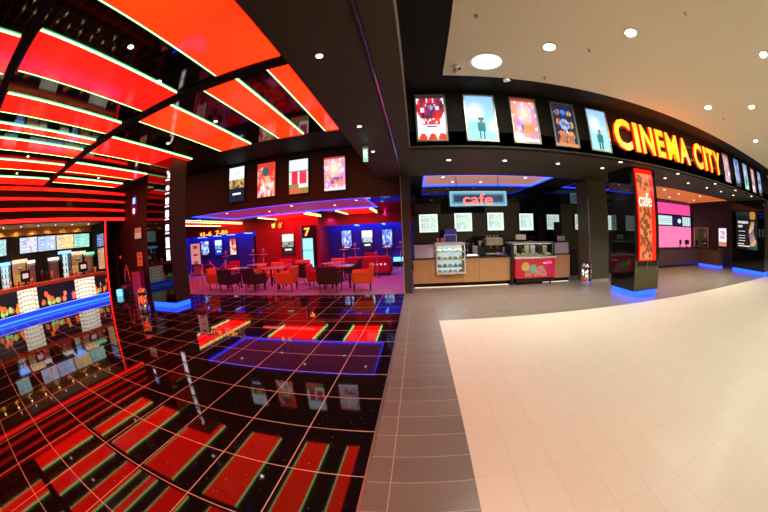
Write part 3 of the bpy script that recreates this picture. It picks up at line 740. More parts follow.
# hall number signs
def hang_sign(label, txts, y, x0, x1, z0, z1):
    t = thing('hall_sign', label, 'sign', ((x0+x1)/2, y, z0))
    B(t).box(x0-.08, x1+.08, y, y+.02, z0-.06, z1+.06, 'clear').build('board', t)
    for xx in (x0+.1, x1-.1): B(t).cyl(xx, y+.025, z1+.06, zl, .01, 'black_metal', seg=8).build('hanging_rod', t)
    for s, a, b2 in txts: text_mesh(s, 'lettering', t, (a, b2, z0, z1), y-.012, .01, 'orange_text', off=t.location, bold=.02)
    return t
hang_sign('hanging sign with glowing orange hall numbers 1-6 and 7-8 in the lounge', (('1-6', -9.2, -8.7), ('7-8', -8.46, -7.93)), 11.0, -9.36, -7.75, 2.12, 2.31)
hs = [o for o in C.objects if o.name == 'hall_sign'][0]
for tri in ([(-9.42, 2.215), (-9.3, 2.31), (-9.3, 2.12)], [(-7.76, 2.215), (-7.88, 2.31), (-7.88, 2.12)]):
    B(hs).prism(tri, 'Y', 10.985, 10.998, 'orange_text').build('arrow', hs)
hs = hang_sign('small hanging sign with two glowing orange pictograms before the red wall', (), 11.0, -5.6, -5.05, 2.18, 2.40)
B(hs).prism([(-5.57, 2.36), (-5.4, 2.36), (-5.43, 2.2), (-5.54, 2.2)], 'Y', 10.985, 10.998, 'orange_text').prism([(-5.44, 2.36), (-5.4, 2.41), (-5.39, 2.405), (-5.42, 2.36)], 'Y', 10.985, 10.998, 'orange_text').build('pictogram', hs)
b = B(hs)
for k in range(14):
    a0, a1 = 2*PI*k/14, 2*PI*(k+1)/14
    b.tube([(-5.2+.05*math.cos(a0), 10.99, 2.25+.06*math.sin(a0)), (-5.2+.05*math.cos(a1), 10.99, 2.25+.06*math.sin(a1))], .013, 'orange_text', 6)
b.tube([(-5.17, 10.99, 2.28), (-5.1, 10.99, 2.38)], .015, 'orange_text', 6).tube([(-5.23, 10.99, 2.3), (-5.2, 10.99, 2.38)], .013, 'orange_text', 6).build('pictogram', hs)

# door 7 in the red wall
t = thing('cinema_door', 'glowing cyan glass hall door under an orange number 7', 'door', (-5.1, 14.6, 0))
B(t).box(-5.75, -5.62, 14.5, 14.6, 0, 2.35, 'silver').box(-5.05-.02, -4.9, 14.5, 14.6, 0, 2.35, 'black_metal').build('frame', t)
B(t).box(-5.62, -5.07, 14.54, 14.58, .02, 1.72, 'cyan_glow').build('door_leaf', t)
B(t).box(-5.62, -5.07, 14.52, 14.54, 1.12, 1.15, 'black_metal').build('push_bar', t.children[-1])
B(t).box(-5.62, -5.07, 14.5, 14.6, 1.76, 2.35, 'black_metal').build('number_panel', t)
text_mesh('7', 'lettering', t, (-5.5, -5.2, 1.84, 2.24), 14.49, .01, 'orange_text', off=t.location, bold=.03)
# dark double door in blue corner and niche door
def dark_door(n, label, x0, x1, y, z1, fr):
    t = thing(n, label, 'door', ((x0+x1)/2, y, 0))
    B(t).box(x0-.06, x0, y-.06, y-.002, 0, z1+.06, fr).box(x1, x1+.06, y-.06, y-.002, 0, z1+.06, fr).box(x0, x1, y-.06, y-.002, z1, z1+.06, fr).build('frame', t)
    lf = B(t).box(x0, x1, y-.04, y-.002, .01, z1, 'black_metal').build('door_leaf', t)
    B(t).cyl((x0+x1)/2, z1*.76, y-.05, y-.035, .07, 'strip_red', axis='Y', seg=16).build('porthole', lf)
    B(t).box(x1-.12, x1-.06, y-.07, y-.04, .95, 1.2, 'chrome').build('handle', lf)
dark_door('cinema_door', 'dark door with a dim red round window beyond the lounge tables', -9.5, -8.6, 16.3, 2.1, 'purple_plastic')
dark_door('cinema_door', 'dark door with a dim red round window past the end of the popcorn bar', -12.94, -12.32, 8.34, 2.08, 'purple_plastic')

# cafe menu light boxes on the black back wall
rm = random.Random(11)
def art_menu(seed):
    rr = random.Random(seed); rows = [(rr.random() < .75, rr.uniform(.3, .5), rr.uniform(.6, .9)) for _ in range(14)]
    def f(u, v):
        c = (.62, .78, .68)
        k = int(v*14)
        if k in (0, 13) or u < .07 or u > .93: return (.75, .95, .85)
        on, a, b = rows[k]
        if on and ((.12 < u < a) or (b-.12 < u < b)) and int(u*40) % 3: c = (.36, .46, .42)
        return c
    return f
for k, (x0, x1, z0, z1) in enumerate(((.12, .78, 1.72, 2.36), (1.39, 2.03, 1.72, 2.37), (2.61, 3.24, 1.73, 2.37), (3.87, 4.45, 1.72, 2.34), (5.04, 5.6, 1.74, 2.31), (6.36, 6.9, 1.74, 2.34), (7.9, 8.4, 1.74, 2.34))):
    poster('menu_light_box', ['white menu light box nearest the black post', 'white menu light box above the glass display case', 'white menu light box above the espresso machine', 'white menu light box above the ice cream freezer',
           'dim menu light box partly hidden by a dark screen', 'menu light box half hidden at the olive pillar edge', 'dim menu light box seen between pillar and red panel column'][k], 'menu board', x0, x1, z0, z1, 11.1, art_menu(k), 'menu light boxes on the cafe wall', 'black_metal', 24, 28, 'art' if k < 4 else 'art_dim', fw=.02, dep=.08)
tag(B().box(5.2, 5.55, 10.7, 10.76, 1.5, 2.02, 'black_metal', .01).box(5.35, 5.4, 10.7, 10.75, .95, 1.5, 'black_metal').build('screen_back'), 'black screen standing on the back counter in front of a menu box', 'monitor')
poster('wall_screen', 'small dim green framed screen high on the wall beside the olive pillar', 'screen', 6.2, 6.75, 2.78, 3.18, 11.1, lambda u, v: (.03, .07, .07) if .06 < u < .94 and .1 < v < .9 else (.06, .2, .2), None, 'black_metal', 12, 10, 'art_dim', .02)

# ================================================================== CAFE COUNTER
CY = 9.4
t = thing('cafe_counter', 'wood panelled cafe counter with dark top and black plinth', 'counter', (1.4, CY, 0))
for k in range(6):
    x0 = -.13 + k*.515; z1 = .88
    if k in (1, 2):
        b = B(t).box(x0+.004, x0+.511, CY, CY+.04, .14, .40, 'oak')
        if k == 1: b.box(x0+.004, .54, CY, CY+.04, .4, .88, 'oak')
    else: b = B(t).box(x0+.004, x0+.511, CY, CY+.04, .14, z1, 'oak')
    b.build('front_panel', t)
B(t).box(-.13, .55, CY+.04, CY+.7, .14, .88, 'black_metal').box(1.5, 2.97, CY+.04, CY+.7, .14, .88, 'black_metal').box(.55, 1.5, CY+.06, CY+.7, .14, .42, 'black_metal').build('carcass', t)
B(t).box(-.15, .545, CY-.03, CY+.72, .88, .92, 'dark_top').build('worktop', t)
B(t).box(1.5, 2.99, CY-.03, CY+.72, .88, .92, 'dark_top').build('worktop', t)
B(t).box(-.13, 2.97, CY+.1, CY+.65, 0, .14, 'black_wall').build('plinth', t)
tag(B().box(-.1, 2.9, CY+.03, CY+.08, .0, .02, 'strip_white').build('led_strip'), 'white LED glow line under the wood panelled cafe counter', 'LED strip')
tag(B().box(4.15, 5.15, CY+.03, CY+.08, .0, .02, 'strip_white').build('led_strip'), 'white LED glow line under the short wood counter end', 'LED strip')
t = thing('cafe_counter', 'short wood slatted counter end beside the ice cream freezer', 'counter', (4.85, CY, 0))
for k in range(5): B(t).box(4.56+k*.125, 4.68+k*.125, CY, CY+.03, .14, .9, 'oak').build('front_panel', t)
B(t).box(4.56, 5.2, CY+.03, CY+.7, .14, .9, 'black_metal').build('carcass', t)
B(t).box(4.55, 5.22, CY-.02, CY+.72, .9, .94, 'dark_top').build('worktop', t)
B(t).box(4.58, 5.2, CY+.1, CY+.65, 0, .14, 'black_wall').build('plinth', t)
# sneeze guards
t = thing('glass_guard', 'lilac frosted guard standing on the counter beside the display case', 'screen', (.22, CY, .92))
B(t).box(-.06, .5, CY+.03, CY+.05, .93, 1.33, 'frost').build('panel', t)
B(t).box(-.09, -.06, CY+.02, CY+.06, .92, 1.35, 'silver').box(.5, .53, CY+.02, CY+.06, .92, 1.35, 'silver').box(-.09, .53, CY+.02, CY+.06, .92, .935, 'silver').build('frame', t)
t = thing('glass_guard', 'violet tinted glass guard on the short slatted counter end', 'screen', (4.85, CY, .94))
B(t).box(4.6, 5.12, CY+.03, CY+.05, .95, 1.3, 'frost').build('panel', t)
B(t).box(4.57, 4.6, CY+.02, CY+.06, .94, 1.31, 'silver').box(5.12, 5.15, CY+.02, CY+.06, .94, 1.31, 'silver').box(4.57, 5.15, CY+.02, CY+.06, .94, .955, 'silver').build('frame', t)
# display case
t = thing('display_case', 'white framed glass pastry display case set into the wooden counter', 'display case', (1.02, CY-.1, .42))
x0, x1, y0, y1 = .58, 1.47, CY-.12, CY+.55
b = B(t)
for xx in (x0, x1-.035):
    b.box(xx, xx+.035, y0, y0+.035, .44, 1.33, 'white_paint')
for zz in (.44, .84, 1.08, 1.29): b.box(x0+.035, x1-.035, y0, y0+.03, zz, zz+.035, 'white_paint')
b.build('frame', t)
for xx in (x0, x1-.035): B(t).box(xx, xx+.035, y1-.03, y1, .44, 1.33, 'white_paint').build('rear_post', t)
B(t).box(x0, x1, y0, y1, .42, .44, 'white_paint').build('bottom_board', t)
B(t).box(x0, x1, y0, y1, 1.33, 1.37, 'white_paint').build('top_board', t)
B(t).box(x0+.035, x1-.035, y1-.02, y1, .44, 1.33, 'case_back').build('lit_back', t)
l = bpy.data.lights.new('area', 'AREA'); l.shape = 'RECTANGLE'; l.size = .8; l.size_y = .03; l.energy = 7; l.color = (.92, .98, 1)
o = bpy.data.objects.new('case_fill', l); C.objects.link(o); o.location = (1.02, y0+.05, 1.285); o.rotation_euler = (math.radians(-12), 0, 0)  # unseen lamp added to brighten the pastries from the front
for zz in (.62, .85, 1.09): B(t).box(x0+.035, x1-.035, y0+.06, y1-.03, zz, zz+.012, 'clear').build('shelf', t)
B(t).box(x0+.035, x1-.035, y0+.008, y0+.014, .48, 1.29, 'clear').build('glass_front', t)
pal = ['cream', 'oak', 'exit_green_paint', 'red_fabric', 'white_paint', 'brown_fabric']
M['exit_green_paint'] = pbr('leaf_green', (.25, .5, .15), .5)
M['lemon'] = pbr('lemon', (.85, .75, .2), .5)
names = ['croissant roll', 'cake slice', 'wrapped sandwich']
pp = 0
for zi, zz in enumerate((.441, .633, .863, 1.103)):
    for k in range(5):
        x = x0+.11+k*.165; m = ['lemon', 'exit_green_paint', 'oak', 'cream', 'pale_stone', 'white_paint'][(zi*2+k*5) % 6]
        b = B((x, CY+.1, zz))
        if (zi+k) % 2: b.box(x-.055, x+.055, CY-.0, CY+.2, zz+.001, zz+.08, m, .015)
        else: b.lathe(x, CY+.1, [(.055, zz+.001), (.06, zz+.04), (.045, zz+.09), (.02, zz+.1)], m, 14)
        tag(b.build('pastry'), f'{["yellow", "green", "brown", "cream", "tan", "white"][(zi*2+k*5) % 6]} pastry in the display case, {["bottom", "second", "third", "top"][zi]} shelf, {ordn[k]} from the guard', 'pastry', 'pastries in the display case')
# things on the case and counter
t = thing('menu_holder', 'upright blue screened menu card in white frame on the display case', 'menu stand', (1.05, CY+.2, 1.37))
B(t).box(.86, 1.26, CY+.2, CY+.23, 1.375, 1.62, 'white_paint').box(.9, 1.22, CY+.12, CY+.3, 1.37, 1.378, 'white_paint').build('frame', t)
B(t).box(.885, 1.235, CY+.194, CY+.2, 1.40, 1.60, 'blue_wall').build('card', t)
t = thing('menu_holder', 'blue poster card behind the white framed menu card', 'menu stand', (1.1, CY+.65, 1.37))
B(t).box(.92, 1.3, CY+.5, CY+.52, 1.37, 1.8, 'blue_wall').box(.92, 1.3, CY+.52, CY+.6, 1.37, 1.385, 'black_metal').build('card', t)
for k, x in enumerate((.66, .79)):
    b = B((x, CY+.15, 1.37)).lathe(x, CY+.15, [(.03, 1.371), (.035, 1.45), (.045, 1.52)], 'pink_plastic', 14)
    tag(b.build('paper_cup'), f'pale pink cup on the display case, {["nearer the frosted guard", "nearer the menu card"][k]}', 'cup', 'cups on the display case')
tag(B((1.8, CY+.3, .92)).box(1.56, 1.94, CY+.1, CY+.4, .921, .95, 'white_paint', .01).box(1.6, 1.9, CY+.14, CY+.36, .95, .975, 'led_white', .01).build('tray'), 'white serving tray on the counter beside the display case', 'tray')  # tray top is emissive so it looks brightly lit
for k, x in enumerate((1.66, 1.84)):
    b = B((x, CY+.55, .92)).cyl(x, CY+.55, .921, 1.3, .012, 'chrome', seg=8).ball((x, CY+.55, 1.31), .02, 'chrome')
    b.cyl(x, CY+.55, .921, .935, .06, 'chrome', seg=16)
    tag(b.build('tap_stand'), f'thin chrome stand on the cafe counter, {["closer to the display case", "closer to the espresso machine"][k]}', 'stand')
# espresso machine
t = thing('espresso_machine', 'chrome two group espresso machine with black sides on the cafe counter', 'coffee machine', (2.45, CY+.4, .92))
B(t).box(2.2, 2.78, CY+.2, CY+.62, 1.24, 1.46, 'silver', .02).box(2.2, 2.78, CY+.45, CY+.62, 1.0, 1.24, 'black_metal').build('body', t); eb = t.children[-1]
B(t).box(2.2, 2.78, CY+.12, CY+.62, .95, 1.0, 'silver', .01).build('drip_tray', t)
for x in (2.24, 2.74):
    for yy in (CY+.2, CY+.55): B(t).cyl(x, yy, .92, .95, .02, 'black_metal', seg=10).build('foot', t)
for x in (2.37, 2.6): B(t).cyl(x, CY+.27, 1.14, 1.24, .04, 'chrome', seg=14).tube([(x, CY+.27, 1.16), (x, CY+.05, 1.14)], .014, 'black_metal').build('group_head', eb)
B(t).box(2.24, 2.74, CY+.3, CY+.6, 1.46, 1.49, 'chrome').build('cup_rail', t)
for x in (2.3, 2.42, 2.54, 2.66):
    b = B((x, CY+.45, 1.49)).lathe(x, CY+.45, [(.025, 1.491), (.04, 1.55), (.042, 1.56)], 'white_paint', 14)
    tag(b.build('coffee_cup'), f'white coffee cup on the espresso machine, {["first", "second", "third", "fourth"][round((x-2.3)/.12)]} from the display case', 'cup', 'cups on the espresso machine')
t = thing('coffee_grinder', 'black coffee grinder with clear hopper beside the espresso machine', 'coffee grinder', (2.06, CY+.4, .92))
B(t).box(1.98, 2.14, CY+.3, CY+.52, .921, 1.2, 'black_metal', .02).build('body', t); B(t).lathe(2.06, CY+.41, [(.04, 1.2), (.08, 1.38), (.08, 1.4)], 'silver', 16).build('hopper', t)
for k, (x, c) in enumerate(((2.95, 'white_paint'), (3.05, 'chrome'))):
    pass
t = thing('blue_tray', 'blue tray of stacked cups in front of the espresso machine', 'tray', (2.6, CY+.05, .92))
B(t).box(2.5, 2.85, CY+.0, CY+.1, .921, .96, 'blue_wall', .01).build('tray', t)
B(t).lathe(2.55, CY+.05, [(.025, .96), (.03, 1.03)], 'white_paint', 12).build('cup', t)
# back counter
tag(B((2.5, 10.9, 0)).box(-.02, 8.85, 10.55, 11.09, .0, .9, 'black_metal').box(-.02, 8.85, 10.53, 11.09, .9, .93, 'dark_top').build('back_counter'), 'long dark back counter against the cafe wall under the menu boxes', 'counter')
rr = random.Random(5)
for k in range(14):
    x = .25 + k*.36 + rr.uniform(-.05, .05)
    h = rr.uniform(.16, .4); m = rr.choice(['chrome', 'white_paint', 'purple_plastic', 'black_metal', 'silver'])
    b = B((x, 10.8, .93))
    if k % 3 == 0: b.lathe(x, 10.8, [(.045, .931), (.045, .931+h*.6), (.015, .931+h*.8), (.015, .931+h)], m, 14); n = 'bottle'
    elif k % 3 == 1: b.lathe(x, 10.8, [(.05, .931), (.07, .931+h*.5), (.06, .931+h*.6)], m, 14); n = 'jar'
    else: b.box(x-.09, x+.09, 10.7, 10.9, .931, .931+h, m, .015); n = 'box'
    tag(b.build(n), f'{dict(chrome="chrome", white_paint="white", purple_plastic="purple", black_metal="black", silver="grey")[m]} {n} on the cafe back counter, number {["one","two","three","four","five","six","seven","eight","nine","ten","eleven","twelve","thirteen","fourteen"][k]} away from the black post', n, 'things on the cafe back counter')

# ice cream freezer
t = thing('ice_cream_freezer', 'red ice cream display freezer with curved glass and scoop picture', 'freezer', (3.77, 9.25, 0))
x0, x1, y0 = 3.08, 4.5, CY-.2
B(t).box(x0, x1, y0, CY+.6, .2, .82, 'red_paint_glow', .02).build('body', t)
B(t).box(x0+.04, x1-.04, y0+.06, CY+.55, .06, .2, 'black_metal').build('base', t)
for xx in (x0+.12, x1-.12): 
    for yy in (y0+.15, CY+.45): B(t).cyl(xx, yy, 0, .06, .035, 'black_metal', seg=12).build('caster', t)
B(t).box(x0-.03, x1+.04, y0-.03, CY+.6, .82, .87, 'white_paint', .01).build('rim', t)
gl = [(y0-.01, .87), (y0+.0, .95), (y0+.2, 1.22), (y0+.24, 1.28), (y0+.25, 1.28), (y0+.02, .95), (y0+.005, .87)]
B(t).prism(gl, 'X', x0, x1, 'clear').build('curved_glass', t)
B(t).box(x0-.12, x1+.02, y0+.22, CY+.62, 1.28, 1.33, 'silver', .01).box(x0+.05, x1-.05, y0+.26, CY+.5, 1.265, 1.28, 'led_white').build('hood', t)
for xx in (x0-.02, x1-.01):
    for yy in (y0+.22, CY+.56): B(t).box(xx, xx+.025, yy, yy+.04, .87, 1.28, 'silver').build('post', t)
B(t).box(x0-.14, x0-.04, y0+.1, CY+.55, .0, 1.25, 'black_metal').build('side_panel', t)
tubc = ['lemon', 'cream', 'exit_green_paint', 'pink_plastic', 'brown_fabric', 'white_paint']
for k in range(6):
    x = x0+.14+k*.228
    tb = B((x, y0+.3, .87)).box(x-.095, x+.095, y0+.1, y0+.5, .871, .93, 'chrome', .01).build('ice_cream_tub')
    tag(tb, f'steel tub of {["yellow", "cream", "green", "pink", "chocolate", "white"][k]} ice cream inside the red freezer', 'ice cream', 'ice cream tubs in the freezer')
    B((x, y0+.3, .87)).ball((x, y0+.3, .93), .085, tubc[k], (1, 2., .6)).build('ice_cream', tb)
    c = tag(B((x, CY+.3, 1.0)).box(x-.07, x+.07, CY+.34, CY+.48, .871, 1.2, ['white_paint', 'brown_fabric', 'cream'][k % 3], .01).build('cone_box'), f'{["white", "brown", "cream"][k % 3]} box of cones standing behind the ice cream tubs, {ordn[k]} from the dark side panel', 'box', 'cone boxes in the freezer')
def art_scoop(u, v):
    c = (.62, .006, .02)
    for a, b, r, col in ((.22, .42, .105, (.75, .42, .10)), (.42, .55, .105, (.22, .42, .28)), (.62, .66, .12, (.75, .22, .22)), (.3, .85, .1, (.6, .2, .12)), (.68, .9, .11, (.7, .2, .2)), (.5, .9, .07, (.55, .25, .15))):
        if math.hypot((u-a)*1.0, (v-b)*.42) < r: c = mixc(col, (.1, .02, .02), max(0, nzf(u*3, v*3))*.35)
    return c
rounded_grid('scoop_picture', t, (x0+.03, y0-.003, .80), (x1-x0-.06, 0, 0), (0, 0, -.55), 60, 26, art_scoop, 'art_dim', t.location)
B(t).box(4.04, 4.16, y0-.012, y0-.004, .64, .70, 'pink_soft', .003).build('logo_mark', t)
B(t).box(4.165, 4.36, y0-.012, y0-.004, .645, .71, 'pink_glow', .003).box(4.24, 4.3, y0-.012, y0-.004, .70, .74, 'pink_glow', .003).build('logo_mark', t)
for k, (x, w) in enumerate(((3.45, .36), (5.0, .3))):
    tt = thing('till_screen', f'small pale till screen {["on the ice cream freezer hood", "behind the violet guard"][k]}', 'screen', (x, CY+.35, 1.33 if k == 0 else .94))
    zb = 1.33 if k == 0 else .94; zt = 1.4 if k == 0 else 1.34
    B(tt).box(x-w/2, x+w/2, CY+.33, CY+.36, zt, zt+.17, 'frost' if k else 'white_paint', .005).build('screen', tt)
    B(tt).box(x-.02, x+.02, CY+.36, CY+.38, zb, zt+.1, 'black_metal').box(x-.08, x+.08, CY+.3, CY+.44, zb, zb+.01, 'black_metal').build('stand', tt)

# bins
def bin_(label, x, y, r, h):
    t = thing('litter_bin', label, 'bin', (x, y, 0))
    B(t).lathe(x, y, [(r*.96, 0), (r, .02), (r, h*.74)], 'chrome').build('body', t)
    B(t).lathe(x, y, [(r*1.02, h*.74), (r*1.02, h*.78)], 'black_metal').build('band', t)
    B(t).lathe(x, y, [(r, h*.78), (r*.98, h*.86), (r*.7, h*.97), (r*.25, h)], 'chrome').build('dome_lid', t)
    return t
bin_('round chrome litter bin standing before the olive pillar', 5.22, 8.3, .19, .74)
bin_('round chrome litter bin beside the black glass column near the popcorn bar', -7.35, 5.55, .17, .72)

# ================================================================== TICKET HALL
t = thing('pink_wall_panel', 'large glowing pink panel behind the ticket counter', 'light panel', (15.4, 12.6, .8))
B(t).box(13.15, 16.85, 12.58, 12.645, 2.72, 3.33, 'pink_glow').build('upper_panel', t)
B(t).box(13.15, 16.85, 12.58, 12.645, .75, 2.04, 'pink_soft').build('lower_panel', t)
B(t).box(13.1, 16.95, 12.6, 12.648, 2.04, 2.72, 'black_metal').build('screen_rail', t)
for k, (a, b2, fn) in enumerate(((13.2, 14.65, lambda u, v: (.55, .75, .75) if int(v*9) % 2 else (.4, .55, .58)), (14.72, 15.7, lambda u, v: (.01, .01, .06) if math.hypot(u-.75, v-.5) > .22 else (.7, .8, .9)), (15.77, 16.8, lambda u, v: (.55, .75, .72) if int(u*7) % 2 else (.38, .5, .52)))):
    poster('menu_screen', ['pale price screen on the pink wall nearest the red panel column', 'dark screen with a bright circle in the middle of the pink wall', 'pale price screen on the pink wall nearest the dark side wall'][k], 'screen', a, b2, 2.1, 2.62, 12.6, fn, 'ticket hall screens', 'black_metal', 18, 12, fw=.02)
t = thing('ticket_counter', 'dark ticket counter with glowing blue foot below the pink wall', 'counter', (13, 11, 0))
B(t).box(9.1, 15.7, 11.0, 11.6, .1, .92, 'counter_front').box(15.7, 16.3, 9.3, 11.6, .1, .92, 'counter_front').build('body', t)
B(t).box(9.05, 15.65, 10.95, 11.65, .92, .96, 'dark_top').box(15.65, 16.35, 9.25, 11.65, .92, .96, 'dark_top').build('worktop', t)
B(t).box(9.15, 15.6, 11.05, 11.55, 0, .1, 'black_metal').box(15.72, 16.25, 9.32, 11.0, 0, .1, 'led_blue').build('plinth', t)
for k, (x, w) in enumerate(((14.0, .2), (14.7, .45), (15.3, .15), (15.75+.1, .35))):
    tt = thing('ticket_till', f'dark till monitor on the ticket counter, {ordn[k]} from the red panel column', 'till', (x, 11.3, .96), group='tills on the ticket counter')
    B(tt).box(x-w/2, x+w/2, 11.3, 11.34, 1.1, 1.34, 'black_metal', .01).build('screen', tt); B(tt).box(x-.03, x+.03, 11.34, 11.37, .96, 1.2, 'black_metal').box(x-.1, x+.1, 11.25, 11.42, .96, .975, 'black_metal').build('stand', tt)
S('trim_9', (16.93, 17.0, 12.3, 12.38, .0, 2.0), (16.93, 17.0, 11.0, 11.06, .0, 2.0), (16.93, 17.0, 11.0, 12.38, 2.0, 2.06), m='pink_plastic')

# person in the office doorway
def skin(name, chain, radii, edges, mat, parent=None, sub=2, root=0):
    me = bpy.data.meshes.new(name); me.from_pydata([Vector(c) for c in chain], edges, [])
    o = bpy.data.objects.new(name, me); C.objects.link(o)
    md = o.modifiers.new('s', 'SKIN'); me.skin_vertices
    for i, r in enumerate(radii): me.skin_vertices[0].data[i].radius = (r, r) if not isinstance(r, tuple) else r
    me.skin_vertices[0].data[root].use_root = True
    sd = o.modifiers.new('d', 'SUBSURF'); sd.levels = sub; sd.render_levels = sub
    dg = bpy.context.evaluated_depsgraph_get(); dg.update()
    m2 = bpy.data.meshes.new_from_object(o.evaluated_get(dg)); o.modifiers.clear(); o.data = m2
    m2.materials.clear(); m2.materials.append(M[mat])
    for p in m2.polygons: p.use_smooth = True
    if parent is not None: o.parent = parent
    return o
# local frame: person faces -X; x forward is negative
px, py = 17.75, 11.85
pt = thing('person', 'person in dark clothes standing with folded arms in the office doorway', 'person', (px, py, 0))
V_ = [(0, 0, .92), (0, 0, 1.12), (0, 0, 1.32), (0, 0, 1.42), (-.01, 0, 1.5), (-.02, 0, 1.58), (-.02, 0, 1.66),
      (0, .17, 1.38), (.02, .24, 1.13), (-.2, .08, 1.1), (0, -.17, 1.38), (.02, -.24, 1.13), (-.2, -.08, 1.14),
      (0, .09, .88), (-.01, .11, .5), (.02, .12, .1), (-.1, .13, .04), (0, -.09, .88), (-.01, -.11, .5), (.02, -.12, .1), (-.1, -.13, .04)]
E_ = [(0, 1), (1, 2), (2, 3), (3, 4), (4, 5), (5, 6), (2, 7), (7, 8), (8, 9), (2, 10), (10, 11), (11, 12), (0, 13), (13, 14), (14, 15), (15, 16), (0, 17), (17, 18), (18, 19), (19, 20)]
Rr = [.13, .12, .14, .06, .05, .085, .09, .065, .05, .035, .065, .05, .035, .085, .06, .04, .035, .085, .06, .04, .035]
body = skin('body', V_, Rr, E_, 'dark_cloth', pt)
body.data.materials.append(M['skin'])
for p in body.data.polygons:
    c = p.center
    if c.z > 1.47 or (c.x < -.13 and 1.0 < c.z < 1.25): p.material_index = 1
hb = B().ball((.01, 0, 1.66), .105, 'hair', (1, .95, 1.05), 16); 
for v in list(hb.bm.verts):
    if v.co.x < -.05 and v.co.z < 1.7: v.co.x = -.04
hb.build('hair', pt)
for s in (-1, 1):
    B().ball((-.105, s*.032, 1.64), .011, 'white_paint', seg=8).ball((-.114, s*.032, 1.64), .006, 'black_metal', seg=8).build('eye', pt)
    B().ball((-.02, s*.092, 1.62), .022, 'skin', (.6, .4, 1), 8).build('ear', pt)
B().ball((-.115, 0, 1.61), .014, 'skin', (1, .7, 1.4), 8).build('nose', pt); B().box(-.108, -.1, -.02, .02, 1.572, 1.579, 'red_fabric').build('mouth', pt)
for s in (-1, 1):
    hy = s*-.08; hz = 1.12
    ch = [(-.2, s*.08, 1.1+.04*(s < 0)), (-.215, s*.0, 1.11)]; ed = [(0, 1)]; rd = [.03, .032]
    for q in range(4):
        a = len(ch); L = (.05, .06, .058, .045)[q]
        ch += [(-.225+.005*q, s*-.02, 1.135-.018*q), (-.225, s*(-.03-L*.6), 1.14-.018*q), (-.205, s*(-.03-L), 1.135-.018*q)]; ed += [(1, a), (a, a+1), (a+1, a+2)]; rd += [.009, .009, .008]
    a = len(ch); ch += [(-.22, s*.02, 1.145), (-.225, s*-.01, 1.165)]; ed += [(1, a), (a, a+1)]; rd += [.01, .009]
    skin('hand', ch, rd, ed, 'skin', pt, 1)

# ================================================================== POPCORN BAR
t = thing('popcorn_bar_counter', 'long snack bar counter with orange top, picture panels and blue glowing plinth', 'counter', (XL, 2.5, 0))
B(t).box(XL-.62, XL-.02, -6.9, 6.95, .25, .98, 'black_metal').build('carcass', t)
B(t).box(XL-.66, XL+.1, -6.9, 6.98, .98, 1.1, 'orange_counter', .01).build('worktop', t)
B(t).box(XL-.6, XL+.01, -6.9, 6.97, 0.02, .24, 'led_bar').box(XL-.0, XL+.015, -6.9, 6.97, .235, .25, 'head_blue').box(XL-.0, XL+.015, -6.9, 6.97, 0.02, .09, 'led_cyan').build('glowing_plinth', t)
rp = random.Random(9); dots = [(rp.random(), min(.98, abs(rp.gauss(.25, .22))), rp.uniform(.065, .095), rp.choice([(.9, .22, .03), (.85, .12, .03), (.9, .45, .05), (.4, .6, .12), (.75, .12, .05)])) for _ in range(18)]
def art_pop(s):
    def f(u, v):
        c = (.006, .006, .012)
        for a, b, r, col in dots:
            a = (a + s*.37) % 1; 
            hgt = .35 + .6*math.sin(a*PI*2+s)**2
            if math.hypot((u-a)*2.2, ((1-v)-b*hgt-.08)*.8) < r*1.25: c = mixc(tuple(q*1.25 for q in col), col, math.hypot((u-a)*2.2, ((1-v)-b*hgt-.08)*.8)/r)
        return c
    return f
def art_list(u, v):
    k = int(v*15); c = (.95, .88, .72)
    if k % 3 == 1 and .1 < u < .9: c = (.5, .4, .28) if int(u*26) % 5 else c
    if k % 3 == 2 and (u < .2 or u > .8): c = (.6, .35, .2)
    return c
edges = [(-6.0, -3.8, 1), (-3.8, -2.9, 0), (-2.9, -.75, 1), (-.75, .2, 0), (.2, 2.15, 1), (2.15, 3.15, 0), (3.15, 5.15, 1), (5.15, 6.25, 0), (6.25, 6.95, 1)]
for k, (a, b2, pop) in enumerate(edges):
    o = rounded_grid('picture_panel' if pop else 'price_panel', t, (XL-.012, a, .975), (0, b2-a, 0), (0, 0, -.72), 80 if pop else 26, 30, art_pop(k) if pop else art_list, 'art', t.location)
# menu screens above the bar
def scr(base, acc, s):
    def f(u, v):
        c = base
        if nzf(u*2.2, v*2.6, s) > .45: c = acc
        if int(v*14) % 3 == 0 and .08 < u < .42: c = mixc(base, (.1, .2, .5), .5)
        return c
    return f
scs = [(2.79, 3.78, scr((.62, .72, .9), (.75, .3, .3), 1), 'white and red'), (3.83, 4.85, scr((.42, .55, .9), (.8, .85, .95), 2), 'light blue'), (4.92, 5.92, scr((.9, .6, .22), (.9, .85, .7), 3), 'orange'), (5.96, 6.9, scr((.25, .7, .5), (.6, .8, .9), 4), 'green'), (1.2, 2.0, scr((.3, .6, .6), (.6, .75, .7), 5), 'teal')]
for a, b2, fn, c in scs:
    poster_x('menu_screen', f'{c} menu screen above the popcorn bar', -13.65, a, b2, 2.2, 2.76, fn, 'art', 'black_metal', 1, 'screen', 28, 16, .08, .02, 'menu screens above the popcorn bar')
# end wall pictures
t = poster('wall_poster', 'tall orange popcorn picture on the end wall of the bar', 'poster', -12.85, -12.15, 1.2, 2.05, 7.08, scr((.75, .4, .15), (.8, .6, .6), 6), None, 'black_metal', 16, 24, 'art_dim', .02)
t = poster('wall_poster', 'blue screen on the end wall above the popcorn picture', 'screen', -12.9, -12.15, 2.12, 2.62, 7.08, scr((.1, .2, .6), (.5, .6, .7), 7), None, 'black_metal', 16, 12, 'art_dim', .02)
